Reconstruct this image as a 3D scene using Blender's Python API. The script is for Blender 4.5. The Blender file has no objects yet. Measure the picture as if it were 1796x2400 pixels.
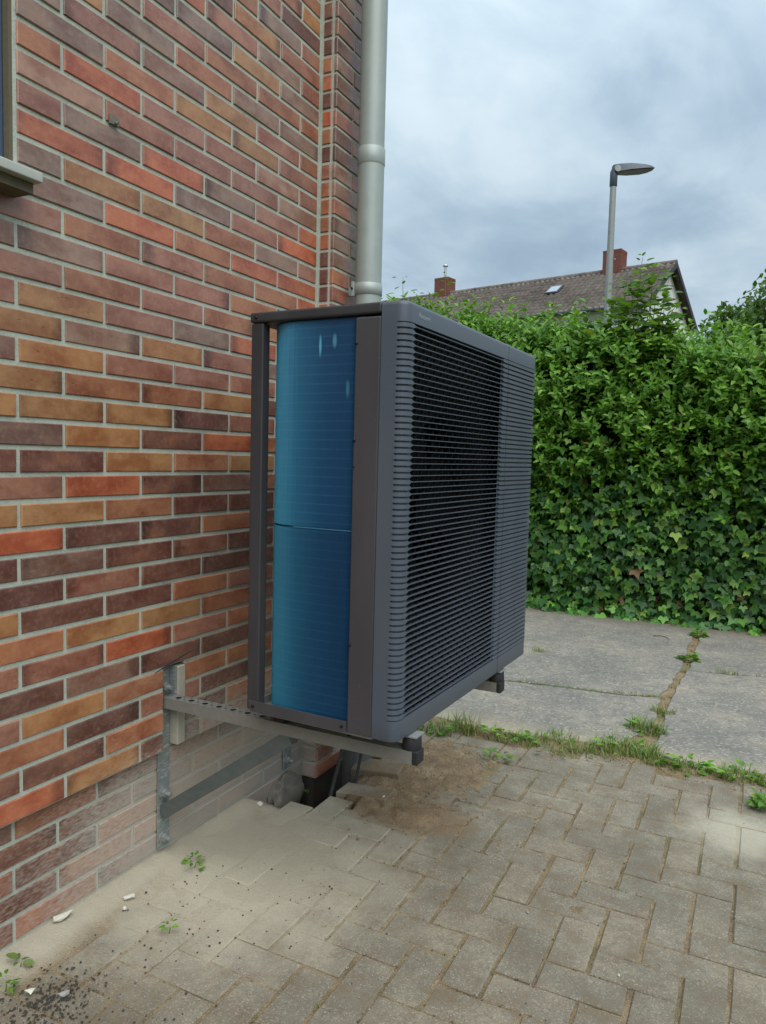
import bpy, math, random
import numpy as np
from mathutils import Vector, Matrix
random.seed(7); RNG = np.random.default_rng(11)
SC = bpy.context.scene
COL = SC.collection

# ------------------------------------------------------------------ camera, sky, sun, exposure
CAM_F = 1743.0 / 1796.0
YAW, PITCH, ROLL = -0.46699, -0.07241, 0.02573
CAM_P = Vector((1.5007, -1.1355, 1.2))
cam_d = bpy.data.cameras.new('camera'); cam = bpy.data.objects.new('camera', cam_d); COL.objects.link(cam)
cam_d.sensor_fit = 'HORIZONTAL'; cam_d.sensor_width = 36.0; cam_d.lens = 36.0 * CAM_F
cam_d.clip_start = 0.02; cam_d.clip_end = 600.0
fw = Vector((math.sin(YAW) * math.cos(PITCH), math.cos(YAW) * math.cos(PITCH), math.sin(PITCH)))
rt = Vector((math.cos(YAW), -math.sin(YAW), 0.0)); upv = rt.cross(fw)
rr = rt * math.cos(ROLL) + upv * math.sin(ROLL); uu = -rt * math.sin(ROLL) + upv * math.cos(ROLL)
M = Matrix((rr, uu, -fw)).transposed().to_4x4(); M.translation = CAM_P
cam.matrix_world = M
SC.camera = cam

SUN_EL, SUN_AZ = math.radians(54), math.radians(136)     # azimuth from +y towards +x
sun_dir = Vector((math.sin(SUN_AZ) * math.cos(SUN_EL), math.cos(SUN_AZ) * math.cos(SUN_EL), math.sin(SUN_EL)))
sun_l = bpy.data.lights.new('sun', 'SUN'); sun_l.energy = 1.4; sun_l.angle = math.radians(60); sun_l.color = (1.0, 0.975, 0.94)
sun = bpy.data.objects.new('sun', sun_l); COL.objects.link(sun)
sun.rotation_euler = sun_dir.to_track_quat('Z', 'Y').to_euler(); sun.location = (4, 1, 9)

world = bpy.data.worlds.new('World'); SC.world = world; world.use_nodes = True
SC.view_settings.view_transform = 'Standard'; SC.view_settings.look = 'None'
SC.view_settings.exposure = 1.0; SC.view_settings.gamma = 1.0; SC.view_settings.use_curve_mapping = False
SC.cycles.max_bounces = 8; SC.cycles.diffuse_bounces = 3; SC.cycles.glossy_bounces = 3
SC.cycles.transmission_bounces = 4; SC.cycles.transparent_max_bounces = 6; SC.cycles.use_denoising = True


def S(*a):
    """sRGB 0-255 to linear"""
    r = []
    for v in a[:3]:
        v /= 255.0
        r.append(v / 12.92 if v <= 0.04045 else ((v + 0.055) / 1.055) ** 2.4)
    return (r[0], r[1], r[2], 1.0)


class NT:
    def __init__(self, tree): self.t = tree
    def n(self, kind, ins=None, **props):
        nd = self.t.nodes.new(kind)
        for k, v in props.items(): setattr(nd, k, v)
        for k, v in (ins or {}).items():
            sk = nd.inputs[k]
            if isinstance(v, bpy.types.NodeSocket): self.t.links.new(v, sk)
            else: sk.default_value = v
        return nd
    def link(self, a, b): self.t.links.new(a, b)
    def math(self, op, a, b=0.0, c=0.0, clamp=False):
        nd = self.n('ShaderNodeMath', {0: a, 1: b, 2: c}, operation=op); nd.use_clamp = clamp
        return nd.outputs[0]
    def rng(self, v, a, b, c=0.0, d=1.0, smooth=False):
        nd = self.n('ShaderNodeMapRange', {0: v, 1: a, 2: b, 3: c, 4: d})
        if smooth: nd.interpolation_type = 'SMOOTHSTEP'
        return nd.outputs[0]
    def mix(self, f, a, b, mode='MIX'):
        nd = self.n('ShaderNodeMix', None, data_type='RGBA', blend_type=mode)
        for i, v in ((0, f), (6, a), (7, b)):
            if isinstance(v, bpy.types.NodeSocket): self.t.links.new(v, nd.inputs[i])
            else: nd.inputs[i].default_value = v
        return nd.outputs[2]
    def noise(self, vec, scale, detail=3.0, rough=0.55, dist=0.0):
        nd = self.n('ShaderNodeTexNoise', {'Scale': scale, 'Detail': detail, 'Roughness': rough, 'Distortion': dist})
        if vec is not None: self.link(vec, nd.inputs['Vector'])
        return nd.outputs['Fac']
    def ramp(self, f, stops, interp='LINEAR'):
        nd = self.n('ShaderNodeValToRGB', {0: f}); cr = nd.color_ramp; cr.interpolation = interp
        while len(cr.elements) < len(stops): cr.elements.new(0.5)
        for e, (p, c) in zip(cr.elements, stops):
            e.position = p; e.color = c if len(c) == 4 else (*c, 1.0)
        return nd.outputs[0]
    def map(self, vec, scale=(1, 1, 1), rot=(0, 0, 0), loc=(0, 0, 0)):
        return self.n('ShaderNodeMapping', {'Vector': vec, 'Scale': scale, 'Rotation': rot, 'Location': loc}).outputs[0]


def g1(v): return (v, v, v, 1.0)

w = NT(world.node_tree); world.node_tree.nodes.clear()
wout = w.n('ShaderNodeOutputWorld')
sky = w.n('ShaderNodeTexSky', sky_type='NISHITA', sun_disc=False, sun_elevation=SUN_EL, sun_rotation=SUN_AZ, air_density=1.0, dust_density=2.0, ozone_density=1.0)
bg_sky = w.n('ShaderNodeBackground', {'Color': sky.outputs[0], 'Strength': 0.06})
wtc = w.n('ShaderNodeTexCoord'); wn = w.n('ShaderNodeVectorMath', {0: wtc.outputs['Generated']}, operation='NORMALIZE')
wx = w.n('ShaderNodeSeparateXYZ', {0: wn.outputs[0]})
zc = w.math('MAXIMUM', wx.outputs[2], 0.0)
den = w.math('ADD', zc, 0.22)
cv = w.n('ShaderNodeCombineXYZ', {0: w.math('DIVIDE', wx.outputs[0], den), 1: w.math('DIVIDE', wx.outputs[1], den), 2: 0.35})
n_big = w.noise(w.map(cv.outputs[0], (1.0, 1.0, 1.0), (0, 0, 0.5), (3.3, 1.7, 0)), 1.35, 7.0, 0.52, 0.35)
n_wisp = w.noise(w.map(cv.outputs[0], (1.3, 0.8, 1.0), (0, 0, -0.7), (7.1, 2.2, 0)), 3.1, 6.0, 0.55, 0.6)
cl = w.math('ADD', w.math('MULTIPLY', n_big, 0.72), w.math('MULTIPLY', n_wisp, 0.28))
ccol = w.ramp(cl, [(0.34, S(112, 128, 143)), (0.44, S(124, 140, 153)), (0.52, S(136, 151, 162)), (0.60, S(149, 162, 170)), (0.70, S(158, 170, 176))])
zenith_gain = w.math('MULTIPLY_ADD', w.math('POWER', zc, 2.4), 1.7, 0.98)  # custom curve, raised toward the unseen zenith to lift the fill light
bg_cl = w.n('ShaderNodeBackground', {'Color': ccol, 'Strength': zenith_gain})
mixw = w.n('ShaderNodeMixShader', {0: w.rng(cl, 0.36, 0.5, 0.84, 0.97), 1: bg_sky.outputs[0], 2: bg_cl.outputs[0]})
w.link(mixw.outputs[0], wout.inputs[0])

# ------------------------------------------------------------------ helpers

def tag(o, label=None, cat=None, group=None, kind=None):
    if label: o['label'] = label
    if cat: o['category'] = cat
    if group: o['group'] = group
    if kind: o['kind'] = kind
    return o

def empty(name, loc=(0, 0, 0), rz=0.0):
    o = bpy.data.objects.new(name, None); o.location = loc; o.rotation_euler[2] = rz
    o.empty_display_size = 0.1; COL.objects.link(o); return o

def link_mesh(name, me, parent=None, loc=None, rot=None):
    o = bpy.data.objects.new(name, me); COL.objects.link(o)
    if parent is not None: o.parent = parent
    if loc is not None: o.location = loc
    if rot is not None: o.rotation_euler = rot
    return o

def np_mesh(name, V, F, mat=None, smooth=False, cols=None):
    """V (n,3); F (m,k) same-size faces; cols (n,4) per point colour"""
    V = np.asarray(V, np.float32); F = np.asarray(F, np.int32)
    me = bpy.data.meshes.new(name); m, k = F.shape
    me.vertices.add(len(V)); me.vertices.foreach_set('co', V.ravel())
    me.loops.add(m * k); me.loops.foreach_set('vertex_index', F.ravel())
    me.polygons.add(m); me.polygons.foreach_set('loop_start', np.arange(0, m * k, k, dtype=np.int32))
    if smooth: me.polygons.foreach_set('use_smooth', np.ones(m, bool))
    me.update(calc_edges=True)
    if cols is not None:
        at = me.color_attributes.new('col', 'FLOAT_COLOR', 'POINT'); at.data.foreach_set('color', np.asarray(cols, np.float32).ravel())
    if mat: me.materials.append(mat)
    return me

class MB:
    def __init__(self): self.v = []; self.f = []; self.c = None
    def add(self, vs, fs):
        b = len(self.v); self.v += [tuple(v) for v in vs]; self.f += [tuple(b + i for i in f) for f in fs]; return self
    def box(self, x0, x1, y0, y1, z0, z1, M=None):
        vs = [Vector((x, y, z)) for z in (z0, z1) for y in (y0, y1) for x in (x0, x1)]
        if M is not None: vs = [M @ v for v in vs]
        return self.add(vs, [(0, 2, 3, 1), (4, 5, 7, 6), (0, 1, 5, 4), (2, 6, 7, 3), (0, 4, 6, 2), (1, 3, 7, 5)])
    def prism(self, pts, z0, z1):
        n = len(pts); vs = [(x, y, z0) for x, y in pts] + [(x, y, z1) for x, y in pts]
        fs = [tuple(range(n - 1, -1, -1)), tuple(range(n, 2 * n))] + [(i, (i + 1) % n, n + (i + 1) % n, n + i) for i in range(n)]
        return self.add(vs, fs)
    def tube(self, path, rad, n=12, caps=True):
        path = [Vector(p) for p in path]; rings = []
        rads = rad if isinstance(rad, (list, tuple)) else [rad] * len(path)
        ref = None
        for i, p in enumerate(path):
            d = (path[min(i + 1, len(path) - 1)] - path[max(i - 1, 0)])
            if d.length < 1e-9: d = Vector((0, 0, 1))
            d.normalize()
            if ref is None: ref = Vector((1, 0, 0)) if abs(d.x) < 0.8 else Vector((0, 1, 0))
            a = d.cross(ref)
            if a.length < 1e-6: a = d.cross(Vector((0, 1, 0)))
            a.normalize(); b = d.cross(a).normalized(); ref = b.cross(d) if False else ref
            rings.append([p + (a * math.cos(t) + b * math.sin(t)) * rads[i] for t in [2 * math.pi * k / n for k in range(n)]])
        vs = [v for r in rings for v in r]; fs = []
        for i in range(len(rings) - 1):
            for k in range(n):
                fs.append((i * n + k, i * n + (k + 1) % n, (i + 1) * n + (k + 1) % n, (i + 1) * n + k))
        if caps:
            m0 = len(vs); vs += rings[0] + rings[-1]; fs.append(tuple(range(m0 + n - 1, m0 - 1, -1))); fs.append(tuple(m0 + n + k for k in range(n)))
        return self.add(vs, fs)
    def mesh(self, name, mat=None, smooth=False):
        me = bpy.data.meshes.new(name); me.from_pydata(self.v, [], self.f); me.update()
        if smooth: me.polygons.foreach_set('use_smooth', np.array([len(f) <= 4 for f in self.f]))
        if mat: me.materials.append(mat)
        return me
    def build(self, name, mat=None, parent=None, smooth=False, bevel=0.0, seg=2, loc=None, rot=None):
        o = link_mesh(name, self.mesh(name, mat, smooth), parent, loc, rot)
        if bevel:
            b = o.modifiers.new('bevel', 'BEVEL'); b.width = bevel; b.segments = seg; b.limit_method = 'ANGLE'; b.angle_limit = math.radians(40)
            o.data.polygons.foreach_set('use_smooth', np.ones(len(o.data.polygons), bool))
            o.modifiers.new('wn', 'WEIGHTED_NORMAL')
        return o

_ph = np.random.default_rng(3).uniform(0, 6.283, (64,)); _an = np.random.default_rng(4).uniform(0, 6.283, (64,))
def sn(x, y, f, seed=0, o=6):
    """smooth pseudo noise about -1..1"""
    s = 0
    for i in range(o):
        k = (seed * 7 + i * 3) % 64; a = _an[k]; ff = f * (0.6 + 0.35 * i)
        s = s + np.sin((x * math.cos(a) + y * math.sin(a)) * ff + _ph[(k + 5) % 64] + 1.3 * np.sin((y * math.cos(a) - x * math.sin(a)) * ff * 0.7 + _ph[k])) / (1 + 0.25 * i)
    return s / 3.0

def smooth01(t):
    t = np.clip(t, 0, 1); return t * t * (3 - 2 * t)

# ------------------------------------------------------------------ materials
def new_mat(name):
    m = bpy.data.materials.new(name); m.use_nodes = True; m.node_tree.nodes.clear()
    T = NT(m.node_tree); out = T.n('ShaderNodeOutputMaterial'); b = T.n('ShaderNodeBsdfPrincipled')
    T.link(b.outputs[0], out.inputs[0]); T.b = b; T.out = out
    return m, T

def setc(T, col=None, rough=None, metal=None, spec=None, normal=None):
    for k, v in (('Base Color', col), ('Roughness', rough), ('Metallic', metal), ('Specular IOR Level', spec), ('Normal', normal)):
        if v is None: continue
        if isinstance(v, bpy.types.NodeSocket): T.link(v, T.b.inputs[k])
        else: T.b.inputs[k].default_value = v

def bump(T, h, strength=0.3, dist=0.004):
    return T.n('ShaderNodeBump', {'Height': h, 'Strength': strength, 'Distance': dist}).outputs[0]

def plain(name, col, rough=0.5, metal=0.0, spec=0.5, nscale=40.0, namt=0.12, bstr=0.05):
    m, T = new_mat(name); tc = T.n('ShaderNodeTexCoord')
    nz = T.noise(tc.outputs['Object'], nscale, 4.0, 0.6)
    n2 = T.noise(tc.outputs['Object'], nscale * 0.13, 3.0, 0.5)
    f = T.math('MULTIPLY_ADD', nz, namt, T.math('MULTIPLY_ADD', n2, namt, 1.0 - namt))
    c = T.mix(1.0, col, T.n('ShaderNodeCombineColor', {0: f, 1: f, 2: f}).outputs[0], 'MULTIPLY')
    setc(T, c, T.rng(nz, 0.3, 0.7, max(0.02, rough - 0.06), min(1, rough + 0.06)), metal, spec, bump(T, nz, bstr, 0.001) if bstr else None)
    return m

def wall_dust(T):
    g = T.n('ShaderNodeNewGeometry'); x = T.n('ShaderNodeSeparateXYZ', {0: g.outputs['Position']})
    a = T.ramp(T.rng(x.outputs[2], 0.0, 1.2), [(0.0, g1(1.0)), (0.22, g1(0.84)), (0.27, g1(0.62)), (0.30, g1(0.36)), (0.45, g1(0.17)), (0.75, g1(0.06)), (1.0, g1(0.0))])
    bb = T.ramp(T.rng(x.outputs[1], -0.5, 1.5), [(0.0, g1(0.25)), (0.27, g1(0.42)), (0.40, g1(0.78)), (0.48, g1(1.0)), (1.0, g1(1.0))])
    m = T.math('MULTIPLY', a, bb)
    # extra pale film on the courses just right of the bracket
    e = T.math('MULTIPLY', T.rng(x.outputs[1], 0.46, 0.54), T.rng(x.outputs[2], 0.56, 0.34))
    m = T.math('MAXIMUM', m, T.math('MULTIPLY', e, 0.72), clamp=True)
    m = T.math('MULTIPLY', m, T.rng(x.outputs[0], 0.024, 0.034, 1.0, 0.4))
    fl = T.noise(T.map(g.outputs['Position'], (30, 52, 190), (0.38, 0, 0)), 1.0, 4.0, 0.6)
    br = T.noise(g.outputs['Position'], 6.5, 4.0, 0.6)
    t = T.math('ADD', T.math('MULTIPLY_ADD', fl, 0.75, T.math('MULTIPLY', br, 0.25)), T.math('MULTIPLY', m, 0.52))
    f = T.rng(t, 0.64, 0.92, 0.0, 1.0)
    return T.math('MULTIPLY', f, T.rng(m, 0.0, 0.6, 0.5, 0.70), clamp=True)

DUST = S(178, 171, 157)

def brick_mat(name, use_attr):
    m, T = new_mat(name); tc = T.n('ShaderNodeTexCoord')
    if use_attr:
        base = T.n('ShaderNodeAttribute', attribute_name='col').outputs['Color']; vec = T.n('ShaderNodeNewGeometry').outputs['Position']; rnd = 0.3
    else:
        oi = T.n('ShaderNodeObjectInfo'); base = oi.outputs['Color']; rnd = oi.outputs['Random']
        off = T.n('ShaderNodeCombineXYZ', {0: T.math('MULTIPLY', rnd, 13.0), 1: T.math('MULTIPLY', rnd, 57.0), 2: T.math('MULTIPLY', rnd, 31.0)})
        vec = T.n('ShaderNodeVectorMath', {0: tc.outputs['Object'], 1: off.outputs[0]}, operation='ADD').outputs[0]
    cre = T.noise(T.map(vec, (40, 26, 125)), 1.0, 4.0, 0.62, 0.9)
    big = T.noise(T.map(vec, (8, 9, 16)), 1.0, 3.0, 0.6)
    c = T.mix(T.rng(big, 0.40, 0.64, 0.0, 0.8), base, T.mix(1.0, base, S(206, 168, 152), 'MULTIPLY'))
    c = T.mix(T.rng(big, 0.28, 0.44, 0.55, 0.0), c, T.mix(0.55, c, S(172, 108, 62)))
    ck2 = T.noise(T.map(vec, (30, 48, 175), (0.22, 0, 0)), 1.0, 2.0, 0.5, 0.3)
    c = T.mix(T.math('MULTIPLY', T.rng(ck2, 0.285, 0.25), T.rng(big, 0.42, 0.58, 0.0, 0.75)), c, S(70, 44, 36))
    if not use_attr:   # kiln-burnt ends on some bricks
        yy = T.n('ShaderNodeSeparateXYZ', {0: tc.outputs['Object']}).outputs[1]
        en = T.math('MULTIPLY', T.rng(T.math('ABSOLUTE', T.math('ADD', yy, T.math('MULTIPLY', T.math('SUBTRACT', rnd, 0.5), 0.05))), 0.085, 0.125, 0, 1, True), T.rng(T.math('FRACT', T.math('MULTIPLY', rnd, 17.0)), 0.55, 0.8, 0.0, 0.62))
        c = T.mix(en, c, T.mix(1.0, c, S(120, 100, 105), 'MULTIPLY'))
    crack = T.math('MULTIPLY', T.rng(cre, 0.27, 0.34, 1.0, 0.0), T.rng(big, 0.35, 0.6, 0.3, 1.0))
    c = T.mix(T.math('MULTIPLY', crack, 0.42), c, S(62, 42, 38))
    mo = T.noise(vec, 75, 4.0, 0.7)
    c = T.mix(T.rng(mo, 0.5, 0.7, 0.0, 0.25), c, T.mix(0.5, c, S(88, 58, 50)))
    c = T.mix(T.rng(mo, 0.5, 0.3, 0.0, 0.18), c, S(200, 160, 135))
    d = wall_dust(T)
    c = T.mix(d, c, DUST)
    h = T.math('MULTIPLY_ADD', mo, 0.45, T.math('ADD', T.rng(cre, 0.27, 0.37), T.rng(ck2, 0.24, 0.30)))
    setc(T, c, T.rng(d, 0, 0.6, 0.38, 0.9), 0.0, 0.75, bump(T, h, 0.30, 0.003))
    return m

def mortar_mat():
    m, T = new_mat('mortar'); p = T.n('ShaderNodeNewGeometry').outputs['Position']
    a = T.noise(p, 160, 4, 0.65); b = T.noise(p, 9, 4, 0.6)
    c = T.ramp(T.math('MULTIPLY_ADD', a, 0.4, T.math('MULTIPLY', b, 0.6)), [(0.3, S(150, 154, 140)), (0.5, S(178, 182, 167)), (0.7, S(194, 197, 183))])
    c = T.mix(wall_dust(T), c, DUST)
    setc(T, c, 0.92, 0, 0.2, bump(T, a, 0.5, 0.003)); return m

def ground_masks(T, p):
    """shared stains on the paving, from ground position: cement dust, brown soil"""
    x = T.n('ShaderNodeSeparateXYZ', {0: p})
    wob = T.math('MULTIPLY', T.math('SUBTRACT', T.noise(p, 7.0, 4, 0.62), 0.5), 0.75)
    def ell(cx, cy, rx, ry, r0, r1):
        dx = T.math('DIVIDE', T.math('SUBTRACT', x.outputs[0], cx), rx); dy = T.math('DIVIDE', T.math('SUBTRACT', x.outputs[1], cy), ry)
        r = T.math('SQRT', T.math('ADD', T.math('MULTIPLY', dx, dx), T.math('MULTIPLY', dy, dy)))
        return T.rng(T.math('ADD', r, wob), r0, r1, 1.0, 0.0, True)
    dust = T.math('MAXIMUM', ell(0.22, 0.62, 0.50, 0.60, 0.35, 1.15), T.math('MULTIPLY', T.rng(T.math('ADD', x.outputs[0], T.math('MULTIPLY', wob, 0.1)), 0.02, 0.12, 1.0, 0.0, True), 1.0))
    dust2 = T.math('MULTIPLY', ell(1.52, 1.52, 0.26, 0.24, 0.2, 1.0), 0.8)
    soil = T.math('MAXIMUM', ell(0.38, 1.45, 0.27, 0.33, 0.65, 1.0), ell(0.50, 1.10, 0.26, 0.13, 0.7, 1.05))
    soil = T.math('MAXIMUM', soil, T.math('MULTIPLY', T.rng(T.math('ADD', x.outputs[1], T.math('MULTIPLY', wob, 0.2)), 1.90, 2.0, 0, 1, True), T.rng(x.outputs[1], 2.15, 2.1, 0, 1)))
    return T.math('MAXIMUM', dust, dust2), soil, x

def paver_mat(name, use_obj):
    m, T = new_mat(name); p = T.n('ShaderNodeNewGeometry').outputs['Position']
    base = T.n('ShaderNodeObjectInfo').outputs['Color'] if use_obj else T.n('ShaderNodeRGB').outputs[0]
    if not use_obj: base.default_value = S(138, 132, 117)
    a = T.noise(p, 210, 3, 0.7); b = T.noise(p, 16, 4, 0.65); vo = T.n('ShaderNodeTexVoronoi', {'Vector': p, 'Scale': 330.0}, feature='F1')
    vcol = T.n('ShaderNodeSeparateColor', {0: vo.outputs['Color']}).outputs[0]
    c = T.mix(T.rng(b, 0.3, 0.7, 0.0, 0.75), base, T.mix(1.0, base, S(220, 216, 214), 'MULTIPLY'))
    c = T.mix(T.rng(b, 0.52, 0.75, 0.0, 0.35), c, S(140, 112, 92))
    c = T.mix(T.rng(a, 0.33, 0.5, 0.32, 0.0), c, S(88, 82, 72))
    c = T.mix(T.math('MULTIPLY', T.rng(vcol, 0.84, 0.95), 0.28), c, S(200, 194, 178))
    c = T.mix(T.math('MULTIPLY', T.rng(vcol, 0.14, 0.06), 0.35), c, S(84, 78, 70))
    st = T.noise(p, 4.5, 5, 0.65); st2 = T.noise(p, 42, 4, 0.7)
    c = T.mix(T.rng(st, 0.48, 0.66, 0.0, 0.55), c, S(100, 94, 80))
    c = T.mix(T.math('MULTIPLY', T.rng(T.noise(p, 9.0, 5, 0.7), 0.52, 0.66, 0.0, 0.5), T.rng(st2, 0.35, 0.55)), c, S(124, 104, 80))
    c = T.mix(T.math('MULTIPLY', T.rng(st, 0.50, 0.34, 0.0, 0.6), T.rng(st2, 0.4, 0.62)), c, S(164, 152, 128))
    c = T.mix(T.rng(st2, 0.60, 0.72, 0.0, 0.35), c, S(92, 84, 72))
    dust, soil, xy = ground_masks(T, p)
    c = T.mix(T.math('MULTIPLY', dust, T.rng(a, 0.25, 0.6, 0.62, 0.9)), c, S(186, 178, 157))
    c = T.mix(T.math('MULTIPLY', soil, T.rng(T.noise(p, 30, 3, 0.6), 0.35, 0.6, 0.55, 0.95)), c, S(128, 108, 84))
    setc(T, c, 0.93, 0, 0.25, bump(T, T.math('MULTIPLY_ADD', b, 0.5, a), 0.55, 0.004)); return m

def bed_mat():
    m, T = new_mat('joint_sand'); p = T.n('ShaderNodeNewGeometry').outputs['Position']
    a = T.noise(p, 190, 4, 0.7); b = T.noise(p, 13, 4, 0.6); c0 = T.noise(p, 4.0, 3, 0.6)
    c = T.ramp(b, [(0.3, S(104, 90, 68)), (0.5, S(132, 113, 86)), (0.7, S(154, 137, 108))])
    c = T.mix(T.rng(c0, 0.52, 0.66, 0.0, 0.55), c, S(88, 96, 58))
    dust, soil, xy = ground_masks(T, p)
    z = xy.outputs[2]
    c = T.mix(T.math('MULTIPLY', dust, 0.92), c, S(186, 178, 157))
    c = T.mix(T.math('MULTIPLY', soil, 0.95), c, T.ramp(b, [(0.32, S(108, 88, 68)), (0.55, S(142, 121, 94)), (0.7, S(164, 144, 115))]))
    gr_ = T.noise(p, 420, 2, 0.6)
    nd_ = T.math('SUBTRACT', 1.0, T.math('MULTIPLY', dust, 0.85))
    c = T.mix(T.math('MULTIPLY', nd_, T.rng(gr_, 0.52, 0.66, 0.0, 0.5)), c, S(186, 168, 138))
    c = T.mix(T.math('MULTIPLY', nd_, T.rng(gr_, 0.46, 0.34, 0.0, 0.5)), c, S(74, 60, 46))
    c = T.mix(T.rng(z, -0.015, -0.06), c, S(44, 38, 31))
    c = T.mix(T.math('MULTIPLY', nd_, T.rng(a, 0.34, 0.46, 0.45, 0.0)), c, S(60, 54, 46))
    setc(T, c, 0.96, 0, 0.15, bump(T, T.math('MULTIPLY_ADD', b, 0.6, a), 0.8, 0.006)); return m

def concrete_mat():
    m, T = new_mat('weathered_concrete'); p = T.n('ShaderNodeNewGeometry').outputs['Position']
    a = T.noise(p, 150, 3, 0.7); b = T.noise(p, 2.3, 5, 0.6); b2 = T.noise(p, 14, 4, 0.65)
    vo = T.n('ShaderNodeTexVoronoi', {'Vector': p, 'Scale': 105.0}, feature='F1'); v1 = T.n('ShaderNodeSeparateColor', {0: vo.outputs['Color']}).outputs[0]
    c = T.ramp(T.math('MULTIPLY_ADD', b, 0.65, T.math('MULTIPLY', b2, 0.35)), [(0.34, S(110, 108, 101)), (0.5, S(132, 127, 117)), (0.66, S(156, 147, 129))])
    c = T.mix(T.math('MULTIPLY', T.rng(v1, 0.84, 0.93), 0.32), c, S(200, 194, 182))
    c = T.mix(T.math('MULTIPLY', T.rng(v1, 0.13, 0.06), 0.5), c, S(88, 86, 84))
    c = T.mix(T.rng(a, 0.35, 0.48, 0.35, 0.0), c, S(92, 88, 80))
    y = T.n('ShaderNodeSeparateXYZ', {0: p}).outputs[1]
    c = T.mix(T.math('MULTIPLY', T.rng(T.math('ADD', y, T.math('MULTIPLY', b2, 0.25)), 2.32, 2.12, 0, 1), 0.75), c, S(176, 163, 136))
    c = T.mix(T.math('MULTIPLY', T.rng(T.math('ADD', y, T.math('MULTIPLY', b2, 0.4)), 4.8, 5.0, 0, 1), 0.8), c, S(110, 98, 78))
    setc(T, c, 0.95, 0, 0.2, bump(T, T.math('MULTIPLY_ADD', v1, 0.3, a), 0.5, 0.005)); return m

def soil_mat():
    m, T = new_mat('soil'); p = T.n('ShaderNodeNewGeometry').outputs['Position']
    a = T.noise(p, 60, 4, 0.7); b = T.noise(p, 1.4, 5, 0.6)
    c = T.ramp(b, [(0.35, S(96, 84, 62)), (0.5, S(92, 98, 58)), (0.65, S(76, 92, 44))])
    c = T.mix(T.rng(a, 0.35, 0.5, 0.5, 0.0), c, S(58, 52, 38))
    setc(T, c, 0.97, 0, 0.15, bump(T, a, 0.8, 0.02)); return m

def leaf_mat(name, use_obj, gloss=0.42):
    m, T = new_mat(name)
    if use_obj: base = T.n('ShaderNodeObjectInfo').outputs['Color']
    else: base = T.n('ShaderNodeAttribute', attribute_name='col').outputs['Color']
    p = T.n('ShaderNodeNewGeometry').outputs['Position']
    nz = T.noise(p, 55, 3, 0.6)
    c = T.mix(T.rng(nz, 0.35, 0.7, 0.0, 0.35), base, T.mix(1.0, base, S(215, 225, 190), 'MULTIPLY'))
    setc(T, c, gloss, 0, 0.4)
    tr = T.n('ShaderNodeBsdfTranslucent', {'Color': T.mix(1.0, c, S(255, 255, 150), 'MULTIPLY')})
    mx = T.n('ShaderNodeMixShader', {0: 0.36, 1: T.b.outputs[0], 2: tr.outputs[0]})
    T.link(mx.outputs[0], T.out.inputs[0]); return m

def coil_mat(name='blue_coated_fins', dark=0.0):
    m, T = new_mat(name); tc = T.n('ShaderNodeTexCoord'); x = T.n('ShaderNodeSeparateXYZ', {0: tc.outputs['Object']})
    z = x.outputs[2]; v = x.outputs[0]
    ph = T.math('FRACT', T.math('DIVIDE', z, 0.0225))
    line = T.rng(T.math('ABSOLUTE', T.math('SUBTRACT', ph, 0.5)), 0.0, 0.13, 1.0, 0.0, True)
    nz = T.noise(T.map(tc.outputs['Object'], (6, 6, 2.2)), 1.0, 4, 0.6); nf = T.noise(T.map(tc.outputs['Object'], (900, 900, 4)), 1.0, 2, 0.5)
    c = T.mix(T.rng(nz, 0.3, 0.7), S(20, 66, 106), S(26, 80, 120))
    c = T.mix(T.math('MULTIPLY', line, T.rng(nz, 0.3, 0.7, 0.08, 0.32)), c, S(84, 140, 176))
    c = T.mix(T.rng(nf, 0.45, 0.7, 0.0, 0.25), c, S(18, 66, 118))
    c = T.mix(T.rng(v, -0.20, -0.40, 0.0, 0.48, True), c, S(74, 172, 200))  # bend painted lighter teal, for light caught between the spread fins
    c = T.mix(T.rng(T.math('ADD', v, T.math('MULTIPLY', nz, 0.05)), -0.19, -0.14, 0.0, 0.35, True), c, S(20, 62, 104))  # right edge painted darker, where the fins reflect less
    def dent_glint(cx, cz, rx, rz):  # bent fins, their bright glints painted as pale cyan ellipses
        a = T.math('DIVIDE', T.math('SUBTRACT', v, cx), rx); b = T.math('DIVIDE', T.math('SUBTRACT', z, cz), rz)
        return T.rng(T.math('ADD', T.math('MULTIPLY', a, a), T.math('MULTIPLY', b, b)), 0.1, 1.0, 1.0, 0.0)
    dd = T.math('MAXIMUM', dent_glint(-0.240, 0.935, 0.004, 0.030), T.math('MULTIPLY', dent_glint(-0.199, 0.945, 0.007, 0.02), 0.6))
    dd = T.math('MAXIMUM', dd, T.math('MULTIPLY', dent_glint(-0.160, 0.83, 0.006, 0.025), 0.35))
    c = T.mix(T.math('MULTIPLY', dd, 0.85), c, S(120, 205, 225))
    if dark: c = T.mix(dark, c, S(18, 52, 82))  # darkening for the dim ground reflection, mixed into the colour
    T.b.inputs['Sheen Weight'].default_value = 1.0; T.b.inputs['Sheen Roughness'].default_value = 0.35; T.b.inputs['Sheen Tint'].default_value = S(90, 190, 215)
    setc(T, c, T.rng(nf, 0.3, 0.7, 0.30, 0.42), 0.2, 0.7, bump(T, nf, 0.15, 0.001)); return m

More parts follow.
